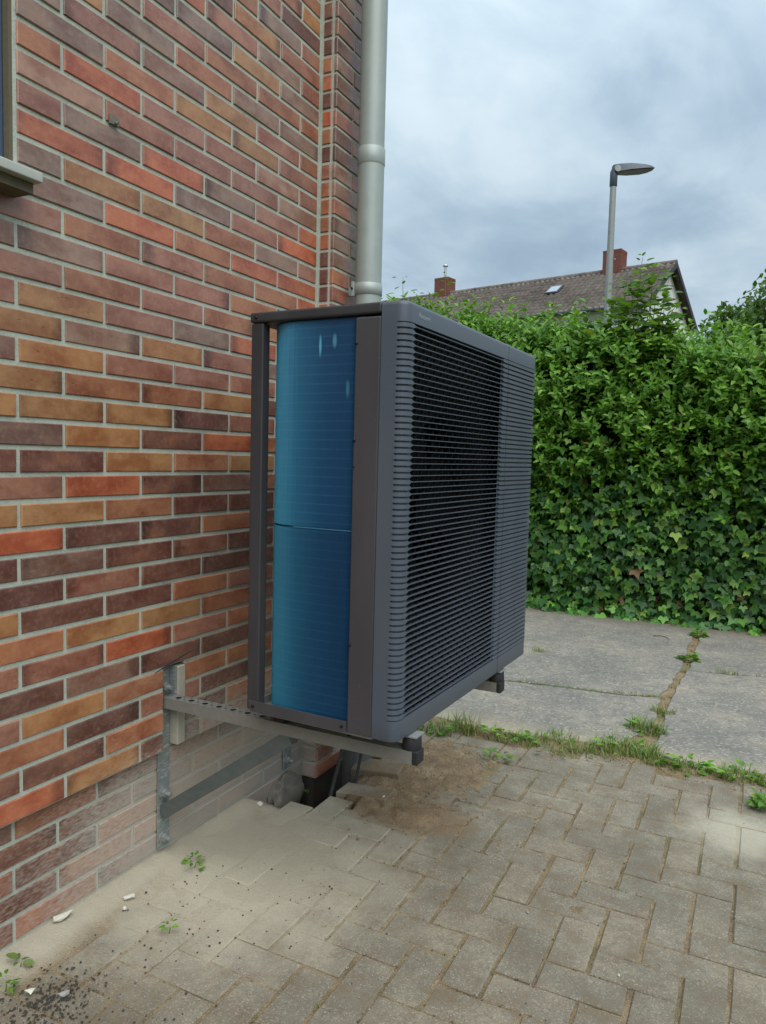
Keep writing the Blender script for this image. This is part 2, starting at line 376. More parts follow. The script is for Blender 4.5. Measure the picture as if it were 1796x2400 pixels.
def galv_mat(name='galvanised_steel', col=(150, 152, 148), dusty=0.0):
    m, T = new_mat(name); p = T.n('ShaderNodeNewGeometry').outputs['Position']
    vo = T.n('ShaderNodeTexVoronoi', {'Vector': p, 'Scale': 90.0}, feature='F1'); v1 = T.n('ShaderNodeSeparateColor', {0: vo.outputs['Color']}).outputs[0]
    n1 = T.noise(p, 14, 4, 0.6); n2 = T.noise(T.map(p, (40, 40, 150), (0.5, 0.4, 0)), 1.0, 4, 0.6)
    c = T.mix(T.rng(v1, 0, 1, 0, 0.25), S(*col), S(col[0] - 34, col[1] - 30, col[2] - 26))
    c = T.mix(T.rng(n1, 0.4, 0.7, 0, 0.35), c, S(col[0] - 26, col[1] - 24, col[2] - 24))
    if dusty: c = T.mix(T.rng(n2, 0.62 - 0.1 * dusty, 0.72, 0.0, 0.8), c, S(196, 196, 190))
    setc(T, c, T.rng(n1, 0.3, 0.7, 0.42, 0.6), 0.3, 0.5, None); return m

def roof_mat():
    m, T = new_mat('clay_roof_tiles'); p = T.n('ShaderNodeNewGeometry').outputs['Position']
    a = T.noise(p, 3.2, 3, 0.7); b = T.noise(p, 0.6, 4, 0.6)
    c = T.ramp(T.math('MULTIPLY_ADD', a, 0.6, T.math('MULTIPLY', b, 0.4)), [(0.33, S(84, 77, 72)), (0.5, S(114, 105, 98)), (0.66, S(138, 127, 119))])
    setc(T, c, 0.9, 0, 0.2); return m

def far_brick_mat():
    m, T = new_mat('red_chimney_brick'); tc = T.n('ShaderNodeTexCoord')
    b = T.n('ShaderNodeTexBrick', {'Vector': T.map(tc.outputs['Object'], (1, 1, 1), (math.pi / 2, 0, 0)), 'Color1': S(118, 70, 60), 'Color2': S(106, 62, 53), 'Mortar': S(128, 100, 90), 'Scale': 1.0, 'Mortar Size': 0.006, 'Brick Width': 0.2, 'Row Height': 0.07})
    nz = T.noise(tc.outputs['Object'], 5, 4, 0.6)
    setc(T, T.mix(T.rng(nz, 0.4, 0.7, 0, 0.4), b.outputs[0], S(112, 66, 56)), 0.9, 0, 0.2); return m

def plaster_mat():
    m, T = new_mat('white_render'); p = T.n('ShaderNodeNewGeometry').outputs['Position']
    n = T.noise(p, 1.2, 5, 0.6); setc(T, T.ramp(n, [(0.3, S(206, 208, 205)), (0.7, S(226, 227, 222))]), 0.9, 0, 0.2); return m

def plastic_mat(name, col, rough=0.42, grain=900.0):
    m, T = new_mat(name); tc = T.n('ShaderNodeTexCoord')
    nz = T.noise(tc.outputs['Object'], grain, 2, 0.5); sm = T.noise(T.map(tc.outputs['Object'], (5, 5, 1.6)), 1.0, 4, 0.6)
    sp = T.noise(tc.outputs['Object'], 260, 2, 0.5)
    c = T.mix(T.rng(sm, 0.4, 0.75, 0.0, 0.3), col, T.mix(0.5, col, S(120, 118, 112)))
    c = T.mix(T.rng(sp, 0.72, 0.78, 0.0, 0.3), c, S(160, 158, 150))
    setc(T, c, T.rng(sm, 0.3, 0.7, rough - 0.05, rough + 0.08), 0, 0.45, bump(T, nz, 0.08, 0.0006)); return m

MT = {}
MT['brick'] = brick_mat('glazed_brick', False); MT['brick_attr'] = brick_mat('glazed_brick_far', True); MT['mortar'] = mortar_mat()
MT['paver'] = paver_mat('concrete_paver', True); MT['bed'] = bed_mat(); MT['concrete'] = concrete_mat(); MT['soil'] = soil_mat()
MT['leaf_o'] = leaf_mat('leaf', True); MT['leaf_a'] = leaf_mat('foliage', False)
MT['coil'] = coil_mat(); MT['coil_low'] = coil_mat('shaded_blue_coated_fins', 0.3); MT['galv'] = galv_mat(); MT['galv_dusty'] = galv_mat('dusty_galvanised_steel', (138, 145, 143), 1.0)  # lower coil: same fins, shading put into the colour
MT['rail'] = galv_mat('bracket_steel', (140, 138, 131)); MT['strut'] = galv_mat('dull_steel', (100, 106, 103)); MT['zinc'] = plain('zinc_downpipe', S(158, 166, 160), 0.5, 0.25, 0.4, 18, 0.26, 0.03)
MT['plastic'] = plastic_mat('anthracite_plastic', S(80, 87, 97)); MT['metal_dark'] = plastic_mat('anthracite_sheet_metal', S(68, 65, 68), 0.45)
MT['lid'] = plastic_mat('anthracite_lid', S(54, 53, 56), 0.45)
MT['black'] = plain('black_rubber', S(38, 38, 40), 0.6, 0, 0.4, 60, 0.2, 0.1); MT['inside'] = plain('dark_interior', S(14, 14, 16), 0.7, 0, 0.2)
MT['shroud'] = plain('fan_shroud', S(24, 24, 27), 0.6, 0, 0.3); MT['screw'] = plain('screw_head', S(40, 40, 42), 0.35, 0.6, 0.5)
MT['roof'] = roof_mat(); MT['chimney'] = far_brick_mat(); MT['render'] = plaster_mat()
MT['sill'] = plain('pale_stone_sill', S(176, 178, 168), 0.8, 0, 0.3, 60, 0.22, 0.3); MT['frame'] = plain('slate_blue_frame', S(72, 88, 112), 0.4, 0, 0.5, 30, 0.1, 0)
MT['jamb'] = plain('grimy_jamb', S(104, 94, 78), 0.9, 0, 0.2, 60, 0.4, 0.3); MT['wood'] = plain('weathered_timber', S(168, 162, 146), 0.85, 0, 0.2, 60, 0.25, 0.3)
MT['rough'] = plain('spattered_concrete', S(124, 119, 108), 0.95, 0, 0.2, 90, 0.5, 0.4); MT['bark'] = plain('bark', S(92, 78, 62), 0.9, 0, 0.2, 40, 0.3, 0.3)
MT['stem'] = plain('green_stem', S(96, 104, 62), 0.7, 0, 0.3, 40, 0.2, 0); MT['chip'] = plain('pale_plaster_chip', S(204, 200, 184), 0.9, 0, 0.2, 60, 0.2, 0.3)
MT['pebble'] = plain('grey_pebble', S(150, 148, 142), 0.8, 0, 0.3, 60, 0.25, 0.2); MT['gravel'] = plain('dark_gravel', S(62, 58, 52), 0.9, 0, 0.3, 90, 0.35, 0.2)
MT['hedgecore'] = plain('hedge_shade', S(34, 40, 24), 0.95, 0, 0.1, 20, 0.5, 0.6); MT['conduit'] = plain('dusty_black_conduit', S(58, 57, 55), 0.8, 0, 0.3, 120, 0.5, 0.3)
MT['letter'] = plain('lettering_grey', S(150, 154, 158), 0.5); MT['lamp'] = plain('lamp_grey', S(74, 80, 88), 0.45, 0.2, 0.5); MT['lens'] = plain('lamp_lens', S(72, 68, 70), 0.4)
MT['glass'] = plain('window_glass', S(60, 70, 82), 0.08, 0, 0.8, 4, 0.05, 0); MT['steel'] = plain('stainless_flue', S(190, 192, 192), 0.35, 0.7)
MT['standpipe'] = plain('dirty_standpipe', S(98, 98, 96), 0.85, 0, 0.3, 60, 0.45, 0.4)
MT['lens_roof'] = plain('roof_window_glass', S(150, 160, 170), 0.2, 0.1, 0.6)

# ------------------------------------------------------------------ projection (used only to decide what is in the picture)
def pix(p):
    d = Vector(p) - CAM_P; z = d.dot(fw)
    if z < 0.05: return (-9999, -9999)
    return (898 + 1743 * d.dot(rr) / z, 1200 - 1743 * d.dot(uu) / z)

def in_frame(p, m=45):
    x, y = pix(p); return -m < x < 1796 + m and -m < y < 2400 + m

def height_at(py, x, y):
    a = pix((x, y, 0.0))[1]; lo, hi = -1.0, 12.0
    for _ in range(40):
        mid = (lo + hi) / 2
        if pix((x, y, mid))[1] > py: lo = mid
        else: hi = mid
    return (lo + hi) / 2

# ------------------------------------------------------------------ ground, paving, concrete
def pit_edge(y):
    return np.interp(y, [0.90, 0.925, 0.935, 0.95, 1.03, 1.031, 1.10, 1.101, 1.15, 1.26, 1.46, 1.52, 1.56], [-0.2, 0.12, 0.16, 0.215, 0.225, 0.325, 0.325, 0.25, 0.262, 0.205, 0.235, 0.20, -0.2])

def in_pit(x, y): return x < pit_edge(y)

def soil_h(x, y):
    def ell(cx, cy, rx, ry): return 1.0 - np.sqrt(((x - cx) / rx) ** 2 + ((y - cy) / ry) ** 2)
    wob = 0.30 * sn(x, y, 16, 1) + 0.30 * sn(x, y, 45, 2) + 0.15 * sn(x, y, 120, 7)
    a = np.maximum(ell(0.36, 1.47, 0.28, 0.32), ell(0.50, 1.10, 0.25, 0.11) * 0.55) + wob * 0.75
    h = -0.009 + 0.023 * smooth01(a * 1.6 + 0.2)
    edge = smooth01((y - 1.90 + 0.035 * sn(x, y, 9, 5)) / 0.10)
    fade = 1 - smooth01((y - 1.985 - 0.02 * sn(x, y, 12, 11)) / 0.05)
    return np.maximum(h, -0.010 + (0.014 * edge + 0.003 * sn(x, y, 60, 8)) * fade - 0.004 * (1 - fade))

xs = np.arange(-0.055, 2.36, 0.0125); ys = np.arange(-0.52, 2.27, 0.0125)
X, Y = np.meshgrid(xs, ys, indexing='ij')
Z = -0.0050 + 0.0020 * sn(X, Y, 26, 3) + 0.0012 * sn(X, Y, 95, 15) + 0.001 * sn(X, Y, 190, 4)
Z = np.maximum(Z, soil_h(X, Y) + 0.0016 * sn(X, Y, 230, 6))
dust_wall_h = -0.012 + 0.026 * smooth01((0.14 - X + 0.035 * sn(X, Y, 14, 9)) / 0.16) * smooth01((0.98 - Y) / 0.1)
dust_mid = -0.0080 + 0.0078 * smooth01(1.25 - np.sqrt(((X - 0.2) / 0.45) ** 2 + ((Y - 0.62) / 0.5) ** 2) + 0.2 * sn(X, Y, 18, 10))
Z = np.maximum(Z, np.maximum(dust_wall_h + 0.002 * sn(X, Y, 120, 12), dust_mid))
pe = pit_edge(Y) + 0.012 * sn(X, Y, 40, 13)
pitd = smooth01((pe - X) / 0.05)
Z = np.where(pitd > 0, (Z + 0.0) * (1 - pitd) + pitd * (-0.30 + 0.16 * smooth01((0.10 - X) / 0.12) + 0.05 * sn(X, Y, 22, 14) + 0.02 * sn(X, Y, 70, 16)), Z)
nx, ny = X.shape
V = np.stack([X.ravel(), Y.ravel(), Z.ravel()], 1)
ii, jj = np.meshgrid(np.arange(nx - 1), np.arange(ny - 1), indexing='ij'); q = (ii * ny + jj).ravel()
F = np.stack([q, q + ny, q + ny + 1, q + 1], 1)
paving = link_mesh('block_paving', np_mesh('paving_bed', V, F, MT['bed'], True))
tag(paving, 'weathered herringbone block paving with sandy joints and brown soil', None, None, 'structure')

gm = MB(); gx = [-160, -0.055, 2.355, 160]; gy = [-160, -0.52, 2.255, 260]
for i in range(3):
    for j in range(3):
        if i == 1 and j == 1: continue
        gm.add([(gx[i], gy[j], -0.03), (gx[i + 1], gy[j], -0.03), (gx[i + 1], gy[j + 1], -0.03), (gx[i], gy[j + 1], -0.03)], [(0, 1, 2, 3)])
ground = gm.build('ground', MT['soil']); tag(ground, 'bare soil and grass reaching away beyond the hedge', None, None, 'structure')

def paver_mesh(lx, ly, seed):
    r = random.Random(seed); hx, hy = lx / 2, ly / 2; ch = 0.0035
    def j(a): return a + r.uniform(-0.0016, 0.0016)
    low = [(j(-hx), j(-hy)), (j(hx), j(-hy)), (j(hx), j(hy)), (j(-hx), j(hy))]
    vs = [(x, y, -0.055) for x, y in low] + [(x, y, -0.0035 - r.uniform(0, 0.0012)) for x, y in low]
    vs += [(x * (1 - ch / hx), y * (1 - ch / hy), r.uniform(-0.0012, 0.0006)) for x, y in low]
    vs.append((0, 0, r.uniform(-0.0015, 0.001)))
    fs = [(k, (k + 1) % 4, 4 + (k + 1) % 4, 4 + k) for k in range(4)] + [(4 + k, 4 + (k + 1) % 4, 8 + (k + 1) % 4, 8 + k) for k in range(4)]
    fs += [(8 + k, 8 + (k + 1) % 4, 12) for k in range(4)]
    return vs, fs

GX, GY = 0.1003, 0.0985
pv = {'V': [paver_mesh(GX - 0.0085, 2 * GY - 0.0042, s) for s in range(4)], 'H': [paver_mesh(2 * GX - 0.0085, GY - 0.0042, 10 + s) for s in range(4)]}
pvm = {}
for k in pv:
    pvm[k] = []
    for vs, fs in pv[k]:
        mb = MB(); mb.add(vs, fs); pvm[k].append(mb.mesh('paver', MT['paver']))
far_pav = MB(); n_pav = 0
pcols = [S(133, 126, 109), S(131, 124, 107), S(136, 128, 111), S(130, 124, 108), S(135, 126, 108), S(132, 125, 109)]
for i in range(-1, 23):
    for j in range(-9, 17):
        c4 = ((i - j) - 5) % 4
        if c4 == 0: kind, cx, cy = 'V', 0.5 + GX * (i - 5 + 0.5), 0.39 + GY * (j + 1.0)
        elif c4 == 1: kind, cx, cy = 'H', 0.5 + GX * (i - 5 + 1.0), 0.39 + GY * (j + 0.5)
        else: continue
        if cx < 0.055 or cy > 1.93 + 0.03 * math.sin(cx * 9) or cy < -0.45: continue
        if in_pit(cx - 0.03, cy): continue
        if 0.22 < cx < 0.37 and 1.22 < cy < 1.62: continue      # lifted out, soil lies bare here
        jx, jy, jz, ja = random.uniform(-.002, .002), random.uniform(-.002, .002), random.uniform(-.0025, .0015), random.uniform(-.012, .012)
        tx, ty = random.uniform(-.012, .012), random.uniform(-.012, .012)
        vi = random.randrange(4)
        if in_frame((cx, cy, 0), 60) and n_pav < 300:
            o = link_mesh('paver', pvm[kind][vi], paving, (cx + jx, cy + jy, jz), (tx, ty, ja)); n_pav += 1
            b = random.choice(pcols); f = random.uniform(0.96, 1.04); o.color = (b[0] * f, b[1] * f, b[2] * f, 1)
        else:
            vs, fs = pv[kind][vi]; far_pav.add([(x + cx + jx, y + cy + jy, z + jz) for x, y, z in vs], fs)
MT['paver_far'] = paver_mat('concrete_paver_joined', False)
tag(far_pav.build('paver_field', MT['paver_far'], paving), kind='stuff')

lp = []                                                         # two pavers taken up and laid beside the pit
for (cx, cy, cz, a, tx) in ((0.262, 1.335, 0.030, 0.10, 0.10), (0.306, 1.155, 0.012, 0.03, -0.05)):
    o = link_mesh('loose_paver', pvm['H'][1] if cy > 1.2 else pvm['H'][2], None, (cx, cy, cz), (tx, -0.06, a)); o.color = S(140, 134, 118); lp.append(o)
tag(lp[0], 'loose grey paver lying tilted on soil at the far rim of the pit', 'paver')
tag(lp[1], 'soil-covered loose paver sticking out over the near side of the pit', 'paver')

conc = MB()
conc_o = empty('concrete_paving', (0.5, 3.4, 0)); tag(conc_o, 'old cracked concrete yard slabs between block paving and hedge', None, None, 'structure')
tag(MB().add([(-2.1, -1.2, -0.007), (2.9, -1.2, -0.007), (2.9, 2.0, -0.007), (-2.1, 2.0, -0.007)], [(0, 1, 2, 3)]).build('joint_fill', MT['bed'], conc_o), kind='structure')
def slab(name, pts, seed):
    out = []; r = random.Random(seed)
    for k in range(len(pts)):
        a, b = pts[k], pts[(k + 1) % len(pts)]; L = math.hypot(b[0] - a[0], b[1] - a[1]); n = max(1, int(L / 0.05))
        for s in range(n):
            t = s / n; out.append((a[0] + (b[0] - a[0]) * t + r.uniform(-.007, .007), a[1] + (b[1] - a[1]) * t + r.uniform(-.007, .007)))
    mb = MB(); mb.prism([(x - 0.5, y - 3.4) for x, y in out], -0.12, 0.004)
    return mb.build(name, MT['concrete'], conc_o, bevel=0.006, seg=1)
slab('concrete_slab', [(-1.6, 2.03), (0.05, 2.03), (0.23, 2.02), (0.40, 1.98), (0.635, 2.005), (0.934, 2.075), (1.032, 2.15), (1.09, 2.30), (1.125, 2.43), (1.118, 2.67), (1.11, 2.885), (0.93, 2.815), (0.65, 2.79), (0.33, 2.735), (-1.6, 2.70)], 1)
slab('concrete_slab', [(-1.6, 2.72), (0.33, 2.757), (0.65, 2.815), (0.93, 2.84), (1.10, 2.915), (1.118, 3.03), (1.150, 3.53), (1.142, 4.12), (1.148, 4.56), (1.15, 5.4), (-1.6, 5.4)], 2)
slab('concrete_slab', [(1.168, 2.10), (1.309, 2.03), (1.431, 2.005), (1.547, 2.0), (2.6, 2.01), (3.4, 2.05), (3.4, 3.95), (1.598, 3.598), (1.424, 3.555), (1.186, 3.508), (1.160, 3.05), (1.155, 2.62)], 3)
slab('concrete_slab', [(1.192, 3.525), (1.424, 3.575), (1.598, 3.618), (3.4, 3.97), (3.4, 5.4), (1.19, 5.4), (1.189, 4.43)], 4)

# ------------------------------------------------------------------ the brick house on the left
BR = "-6:7P,9M;-5:6O,8M;-4:5M,7P;-3:4P,6O,8P;-2:3M,5B,7B,9B;-1:0O,2P,4B,6P,8P;0:1M,3T,5O,7M;1:0P,2B,4O,6O,8M;2:-1B,1R,3M,5M,7T,9M;3:0T,2M,4M,6M,8P;4:-1M,1P,3R,5P,7M,9R;5:0R,2R,4P,6M,8R;6:-1P,1O,3O,5B;7:0P,2R,4B,6R;8:-1M,1B,3M,5B,7B;9:-2P,0P,2M,4M,6B;10:-1M,1B,3M,5B;11:-2M,0O,2M,4P,6R;12:-1O,1P,3O,5M;13:-2V,0O,2M,4M,6M;14:-1O,1B,3B,5O;15:-2O,0O,2O,4D,6M;16:-1V,1O,3D,5R;17:-2D,0D,2O,4B,6O;18:-1M,1R,3D,5V;19:-2O,0O,2B,4D,6D;20:-1R,1D,3D,5B;21:-2D,0V,2D,4M,6D;22:-1D,1M,3D,5D;23:-2O,0D,2D,4B,6M;24:-1B,1O,3O,5B;25:-2M,0M,2R,4M,6B;26:-1D,1V,3D,5D;27:-2M,0O,2B,4B,6B;28:-1B,1D,3M,5D;29:-2D,0D,2B;30:-1R,1O,3D"
BC = {}
import re
for part in BR.split(';'):
    r_, rest = part.split(':')
    for t in rest.split(','):
        BC[(int(r_), int(t[:-1]))] = t[-1]
PAL = {'R': S(184, 104, 70), 'O': S(172, 124, 80), 'M': S(157, 108, 88), 'P': S(147, 119, 102), 'B': S(165, 109, 77), 'D': S(116, 78, 66), 'T': S(162, 124, 103), 'V': S(129, 98, 84)}
PALK = 'RRBBBMMMMPPOOODDV'
def brick_col(ch):
    b = PAL[ch]; f = random.uniform(0.88, 1.12); h = random.uniform(-0.06, 0.06)
    return (b[0] * f * (1 + h), b[1] * f, b[2] * f * (1 - h), 1.0)

def brick_geo(L, H, D=0.03, seed=0):
    r = random.Random(seed); a, b, ch = L / 2, H / 2, 0.0022
    def j(v): return v + r.uniform(-0.0007, 0.0007)
    o = [(j(-a), j(-b)), (j(a), j(-b)), (j(a), j(b)), (j(-a), j(b))]
    vs = [(-D, y, z) for y, z in o] + [(-ch - r.uniform(0, .0006), y, z) for y, z in o]
    vs += [(r.uniform(-.0006, .0004), y * (1 - ch / a), z * (1 - ch / b)) for y, z in o]
    fs = [(k, (k + 1) % 4, 4 + (k + 1) % 4, 4 + k) for k in range(4)] + [(4 + k, 4 + (k + 1) % 4, 8 + (k + 1) % 4, 8 + k) for k in range(4)] + [(8, 9, 10, 11)]
    return vs, fs

house = empty('brick_house', (0, 0, 0))
tag(house, 'brick house wall in mixed red, ochre and purple bricks with pale mortar', 'house')
WTOP = 5.6
mb = MB()
mb.box(-0.26, -0.0042, -3.0, 1.268, 0.582, 1.772).box(-0.26, -0.0044, -3.0, 0.464, 0.332, 0.582).box(-0.26, -0.0044, 0.553, 1.268, 0.332, 0.582).box(-0.26, -0.0335, 0.464, 0.553, 0.332, 0.582)
mb.box(-0.261, -0.0042, -0.004, 1.268, 1.772, 3.10)
mb.box(-0.26, -0.0042, -3.0, -1.2, 1.772, 3.10)
mb.box(-0.26, -0.0042, -3.0, 1.268, 3.10, WTOP)
mb.box(-0.24, 0.0638, 1.2548, 1.484, 0.334, WTOP)               # projecting corner pier
mb.box(-0.28, -0.0342, -3.0, 1.262, -0.07, 0.331)               # plinth
mb.box(-0.27, 0.030, 1.2575, 1.478, -0.045, 0.333)
wall = mb.build('wall', MT['mortar'], house)
MB().box(-0.29, -0.040, -3.0, 1.30, -0.75, -0.069).box(-0.27, 0.020, 1.2625, 1.55, -0.75, -0.044).build('footing', plain('dark_footing', S(70, 65, 58), 0.95, 0, 0.2, 70, 0.5, 0.6), house)

geo_cache = {}
def brick_mesh(L, H, D, v):
    key = (round(L, 4), round(H, 4), round(D, 3), v)
    if key not in geo_cache:
        vs, fs = brick_geo(L, H, D, hash(key) % 9999); m_ = MB(); m_.add(vs, fs)
        geo_cache[key] = (m_.mesh('brick', MT['brick']), vs, fs)
    return geo_cache[key]

far_v, far_f, far_c = [], [], []
n_br = [0]
def put_brick(x, y, z, L, H=0.0515, D=0.03, col='M', rz=0.0, visible=True):
    me, vs, fs = brick_mesh(L, H, D, random.randrange(3))
    c = brick_col(col); dx = random.uniform(-.0012, .0012)
    p = Vector((x, y, z)); xo = x + (dx if abs(rz) < .1 else 0); yo = y + (dx if abs(rz) > .1 else 0)
    sx, sy = pix(p)
    seen = visible and in_frame(p, 70) and not (665 < sx < 1200 and 790 < sy < 1640)
    if seen and n_br[0] < 300:
        o = link_mesh('brick', me, wall, (xo, yo, z), (0, 0, rz)); o.color = c; n_br[0] += 1
    else:
        b = len(far_v); cs, s_ = math.cos(rz), math.sin(rz)
        for a in vs: far_v.append((xo + a[0] * cs - a[1] * s_, yo + a[0] * s_ + a[1] * cs, z + a[2])); far_c.append(c)
        for f_ in fs: far_f.append(tuple(b + t for t in f_))

def zr(r): return 2.235 - r * 0.0625
J = 0.0052
for r in range(-53, 31):
    z = zr(r); k = -24 + (r % 2 == 0) * -1 if False else (-24 if r % 2 else -25)
    while k < 10:
        y0, y1 = max(k, -24) * 0.125, min(k + 2, 10) * 0.125
        kk = k; k += 2
        if 1.80 < z < 3.10 and y1 > -1.2 and y0 < -0.004:       # window opening
            if y0 < -1.2: y1 = min(y1, -1.2)
            elif y1 > 0.0: y0 = 0.0
            else: continue
        if 1.765 < z < 1.80 and y0 < 0.0 and y1 > -1.2: continue
        L = y1 - y0 - 2 * J + (J if y1 == 1.25 else 0) * 0
        if L < 0.03: continue
        if y1 == 1.25: L -= 0.002; y1 -= 0.002
        if r >= 27 and y0 < 0.553 and y1 > 0.464:               # channel cut for the bracket leg
            cc = BC.get((r, kk), 'D')
            if 0.464 - y0 > 0.03: put_brick(0, (y0 + J + 0.464) / 2, z, 0.464 - y0 - J, col=cc)
            if y1 - 0.553 > 0.03: put_brick(0, (0.553 + y1 - J) / 2, z, y1 - J - 0.553, col=cc)
            continue
        put_brick(0.0, (y0 + y1) / 2, z, L, col=BC.get((r, kk)) or random.choice('DDDMMBBV' if r > 19 else PALK))
    # return face of the pier (looks towards -y) and its outer face
    put_brick(0.0265, 1.2505, z, 0.0345, col=random.choice('RBDDMBO'), rz=-math.pi / 2)
    cc = random.choice('MMBRPV' if r > 0 else 'MPPV')
    if r % 2: put_brick(0.068, (1.2508 + 1.488) / 2, z, 1.488 - 1.2508, D=0.0125, col=cc)
    else:
        put_brick(0.068, (1.2508 + 1.370) / 2, z, 1.370 - 1.2508, D=0.0125, col=cc); put_brick(0.068, (1.381 + 1.488) / 2, z, 0.107, D=0.03, col=random.choice('MDP'))
for r in range(31, 37):                                         # plinth courses
    z = zr(r); k = -24 if r % 2 else -25
    while k < 10:
        y0, y1 = max(k, -24) * 0.125, min(k + 2, 10) * 0.125; k += 2
        if y1 - y0 < 0.05: continue
        put_brick(-0.03, (y0 + y1) / 2, z, y1 - y0 - 2 * J, col=random.choice('DMMDBVD'), visible=z > -0.02)
    put_brick(0.004, 1.2515, z, 0.058, col='M', rz=-math.pi / 2, visible=z > -0.02)
    put_brick(0.038, 1.3165 if r % 2 else 1.372, z, 0.122 if r % 2 else 0.236, D=0.03, col='RDMB'[r % 4], visible=z > -0.02)
me = bpy.data.meshes.new('brickwork'); me.from_pydata(far_v, [], far_f); me.update()
at = me.color_attributes.new('col', 'FLOAT_COLOR', 'POINT'); at.data.foreach_set('color', np.array(far_c, np.float32).ravel()); me.materials.append(MT['brick_attr'])
tag(link_mesh('brickwork', me, wall), kind='stuff')

mb = MB(); mb.box(-0.10, 0.081, -1.23, 0.005, 1.7745, 1.7965); sill = mb.build('window_sill', MT['sill'], house, bevel=0.003)
mb = MB(); mb.box(-0.095, 0.06, -1.20, -0.004, 1.752, 1.7738); mb.build('sill_bed', MT['jamb'], sill)
mb = MB(); mb.box(-0.10, -0.0050, -0.013, -0.0042, 1.797, 3.099); mb.build('window_jamb', MT['jamb'], house)
win = MB().box(-0.075, -0.022, -0.075, -0.0135, 1.797, 3.098).box(-0.075, -0.022, -1.198, -1.13, 1.797, 3.098).box(-0.0752, -0.0222, -1.13, -0.075, 1.797, 1.86).box(-0.0752, -0.0222, -1.13, -0.075, 3.03, 3.098).build('window', MT['frame'], house, bevel=0.003)
MB().box(-0.052, -0.046, -1.13, -0.075, 1.86, 3.03).build('pane', MT['glass'], win)

# rough mortar lump against the foot of the wall and pier, dipping into the pit
def lump(name, mat, c, rad, seed, n=3, flat=0.6, parent=None, rough=0.25):
    import bmesh
    bm = bmesh.new(); bmesh.ops.create_icosphere(bm, subdivisions=n, radius=1.0); r = random.Random(seed)
    ph = [r.uniform(0, 6.28) for _ in range(9)]
    for v in bm.verts:
        p = v.co.copy(); d = 1 + rough * (math.sin(p.x * 3.1 + ph[0]) * math.sin(p.y * 2.7 + ph[1]) + 0.6 * math.sin(p.z * 5.3 + ph[2] + p.x * 2) + 0.35 * math.sin(p.x * 9 + ph[3]) * math.sin(p.y * 8 + ph[4] + p.z * 5))
        v.co = Vector((p.x * rad[0], p.y * rad[1], p.z * rad[2])) * d
    me = bpy.data.meshes.new(name); bm.to_mesh(me); bm.free(); me.materials.append(mat)
    me.polygons.foreach_set('use_smooth', np.ones(len(me.polygons), bool)) if n > 2 else None
    return link_mesh(name, me, parent, c)
lump('mortar_lump', MT['rough'], (-0.02, 1.13, -0.10), (0.030, 0.11, 0.105), 5, 5, parent=house, rough=0.26)

# ------------------------------------------------------------------ downpipe at the corner
PX, PY = 0.148, 1.376
dp = empty('downpipe', (PX, PY, 0)); tag(dp, 'pale grey zinc downpipe running up the brick corner', 'downpipe')
zj0, zj1 = height_at(376, PX, PY - 0.05), height_at(340, PX, PY - 0.05); zc0, zc1 = height_at(688, PX, PY - 0.05), height_at(660, PX, PY - 0.05)
MB().tube([(0, 0, 0.55), (0, 0, zj0)], 0.0490, 40).build('lower_pipe', MT['zinc'], dp, True)
MB().tube([(0, 0, zj1 - 0.002), (0, 0, WTOP)], 0.0478, 40).build('upper_pipe', MT['zinc'], dp, True)
MB().tube([(0, 0, zj0 - 0.004), (0, 0, zj0), (0, 0, zj1), (0, 0, zj1 + 0.003)], [0.0496, 0.0515, 0.0515, 0.049], 40).build('sleeve', MT['zinc'], dp, True)
MB().tube([(0, 0, zc0), (0, 0, zc0 + 0.002), (0, 0, zc1 - 0.002), (0, 0, zc1)], [0.0495, 0.0525, 0.0525, 0.0495], 40).build('clamp', MT['zinc'], dp, True)
cl_o = MB().box(-0.046, -0.034, -0.052, -0.036, zc0 - 0.006, zc1 + 0.004).build('clamp_lug', MT['zinc'], dp, bevel=0.002)
MB().tube([(-0.04, -0.058, (zc0 + zc1) / 2), (-0.04, -0.04, (zc0 + zc1) / 2)], 0.004, 8).build('screw', MT['screw'], cl_o)
MB().box(-0.085, -0.045, -0.006, 0.006, zc0 + 0.006, zc1 - 0.006).build('wall_pin', MT['zinc'], dp)
sp = empty('standpipe', (PX, PY, 0)); tag(sp, 'dirty grey standpipe rising from the pit below the downpipe', 'pipe')
MB().tube([(0, 0, -0.36), (0, 0, 0.40)], 0.058, 32).build('pipe', MT['standpipe'], sp, True)
MB().tube([(0, 0, 0.38), (0, 0, 0.382), (0, 0, 0.50), (0, 0, 0.502)], [0.059, 0.067, 0.067, 0.05], 32).build('socket', MT['standpipe'], sp, True)
def conduit(path, r, label):
    P = []; pts = [Vector(p) for p in path]; N = 90; rad = []
    for s in range(N + 1):
        t = s / N * (len(pts) - 1); i = min(int(t), len(pts) - 2); P.append(pts[i].lerp(pts[i + 1], smooth_t(t - i))); rad.append(r * (1.0 if s % 2 else 0.82))
    o = MB().tube(P, rad, 10).build('conduit', MT['conduit']); tag(o, label, 'conduit')
def smooth_t(t): return t
conduit([(0.215, 0.985, -0.13), (0.205, 1.06, -0.03), (0.190, 1.16, 0.09), (0.165, 1.28, 0.20), (0.20, 1.36, 0.45)], 0.0075, 'dusty black conduit rising slantwise out of the pit, nearest the camera')
conduit([(0.245, 1.16, -0.12), (0.228, 1.21, -0.02), (0.224, 1.28, 0.12), (0.226, 1.32, 0.30), (0.226, 1.34, 0.46)], 0.0062, 'thinner steep conduit beside the grey standpipe in the pit')

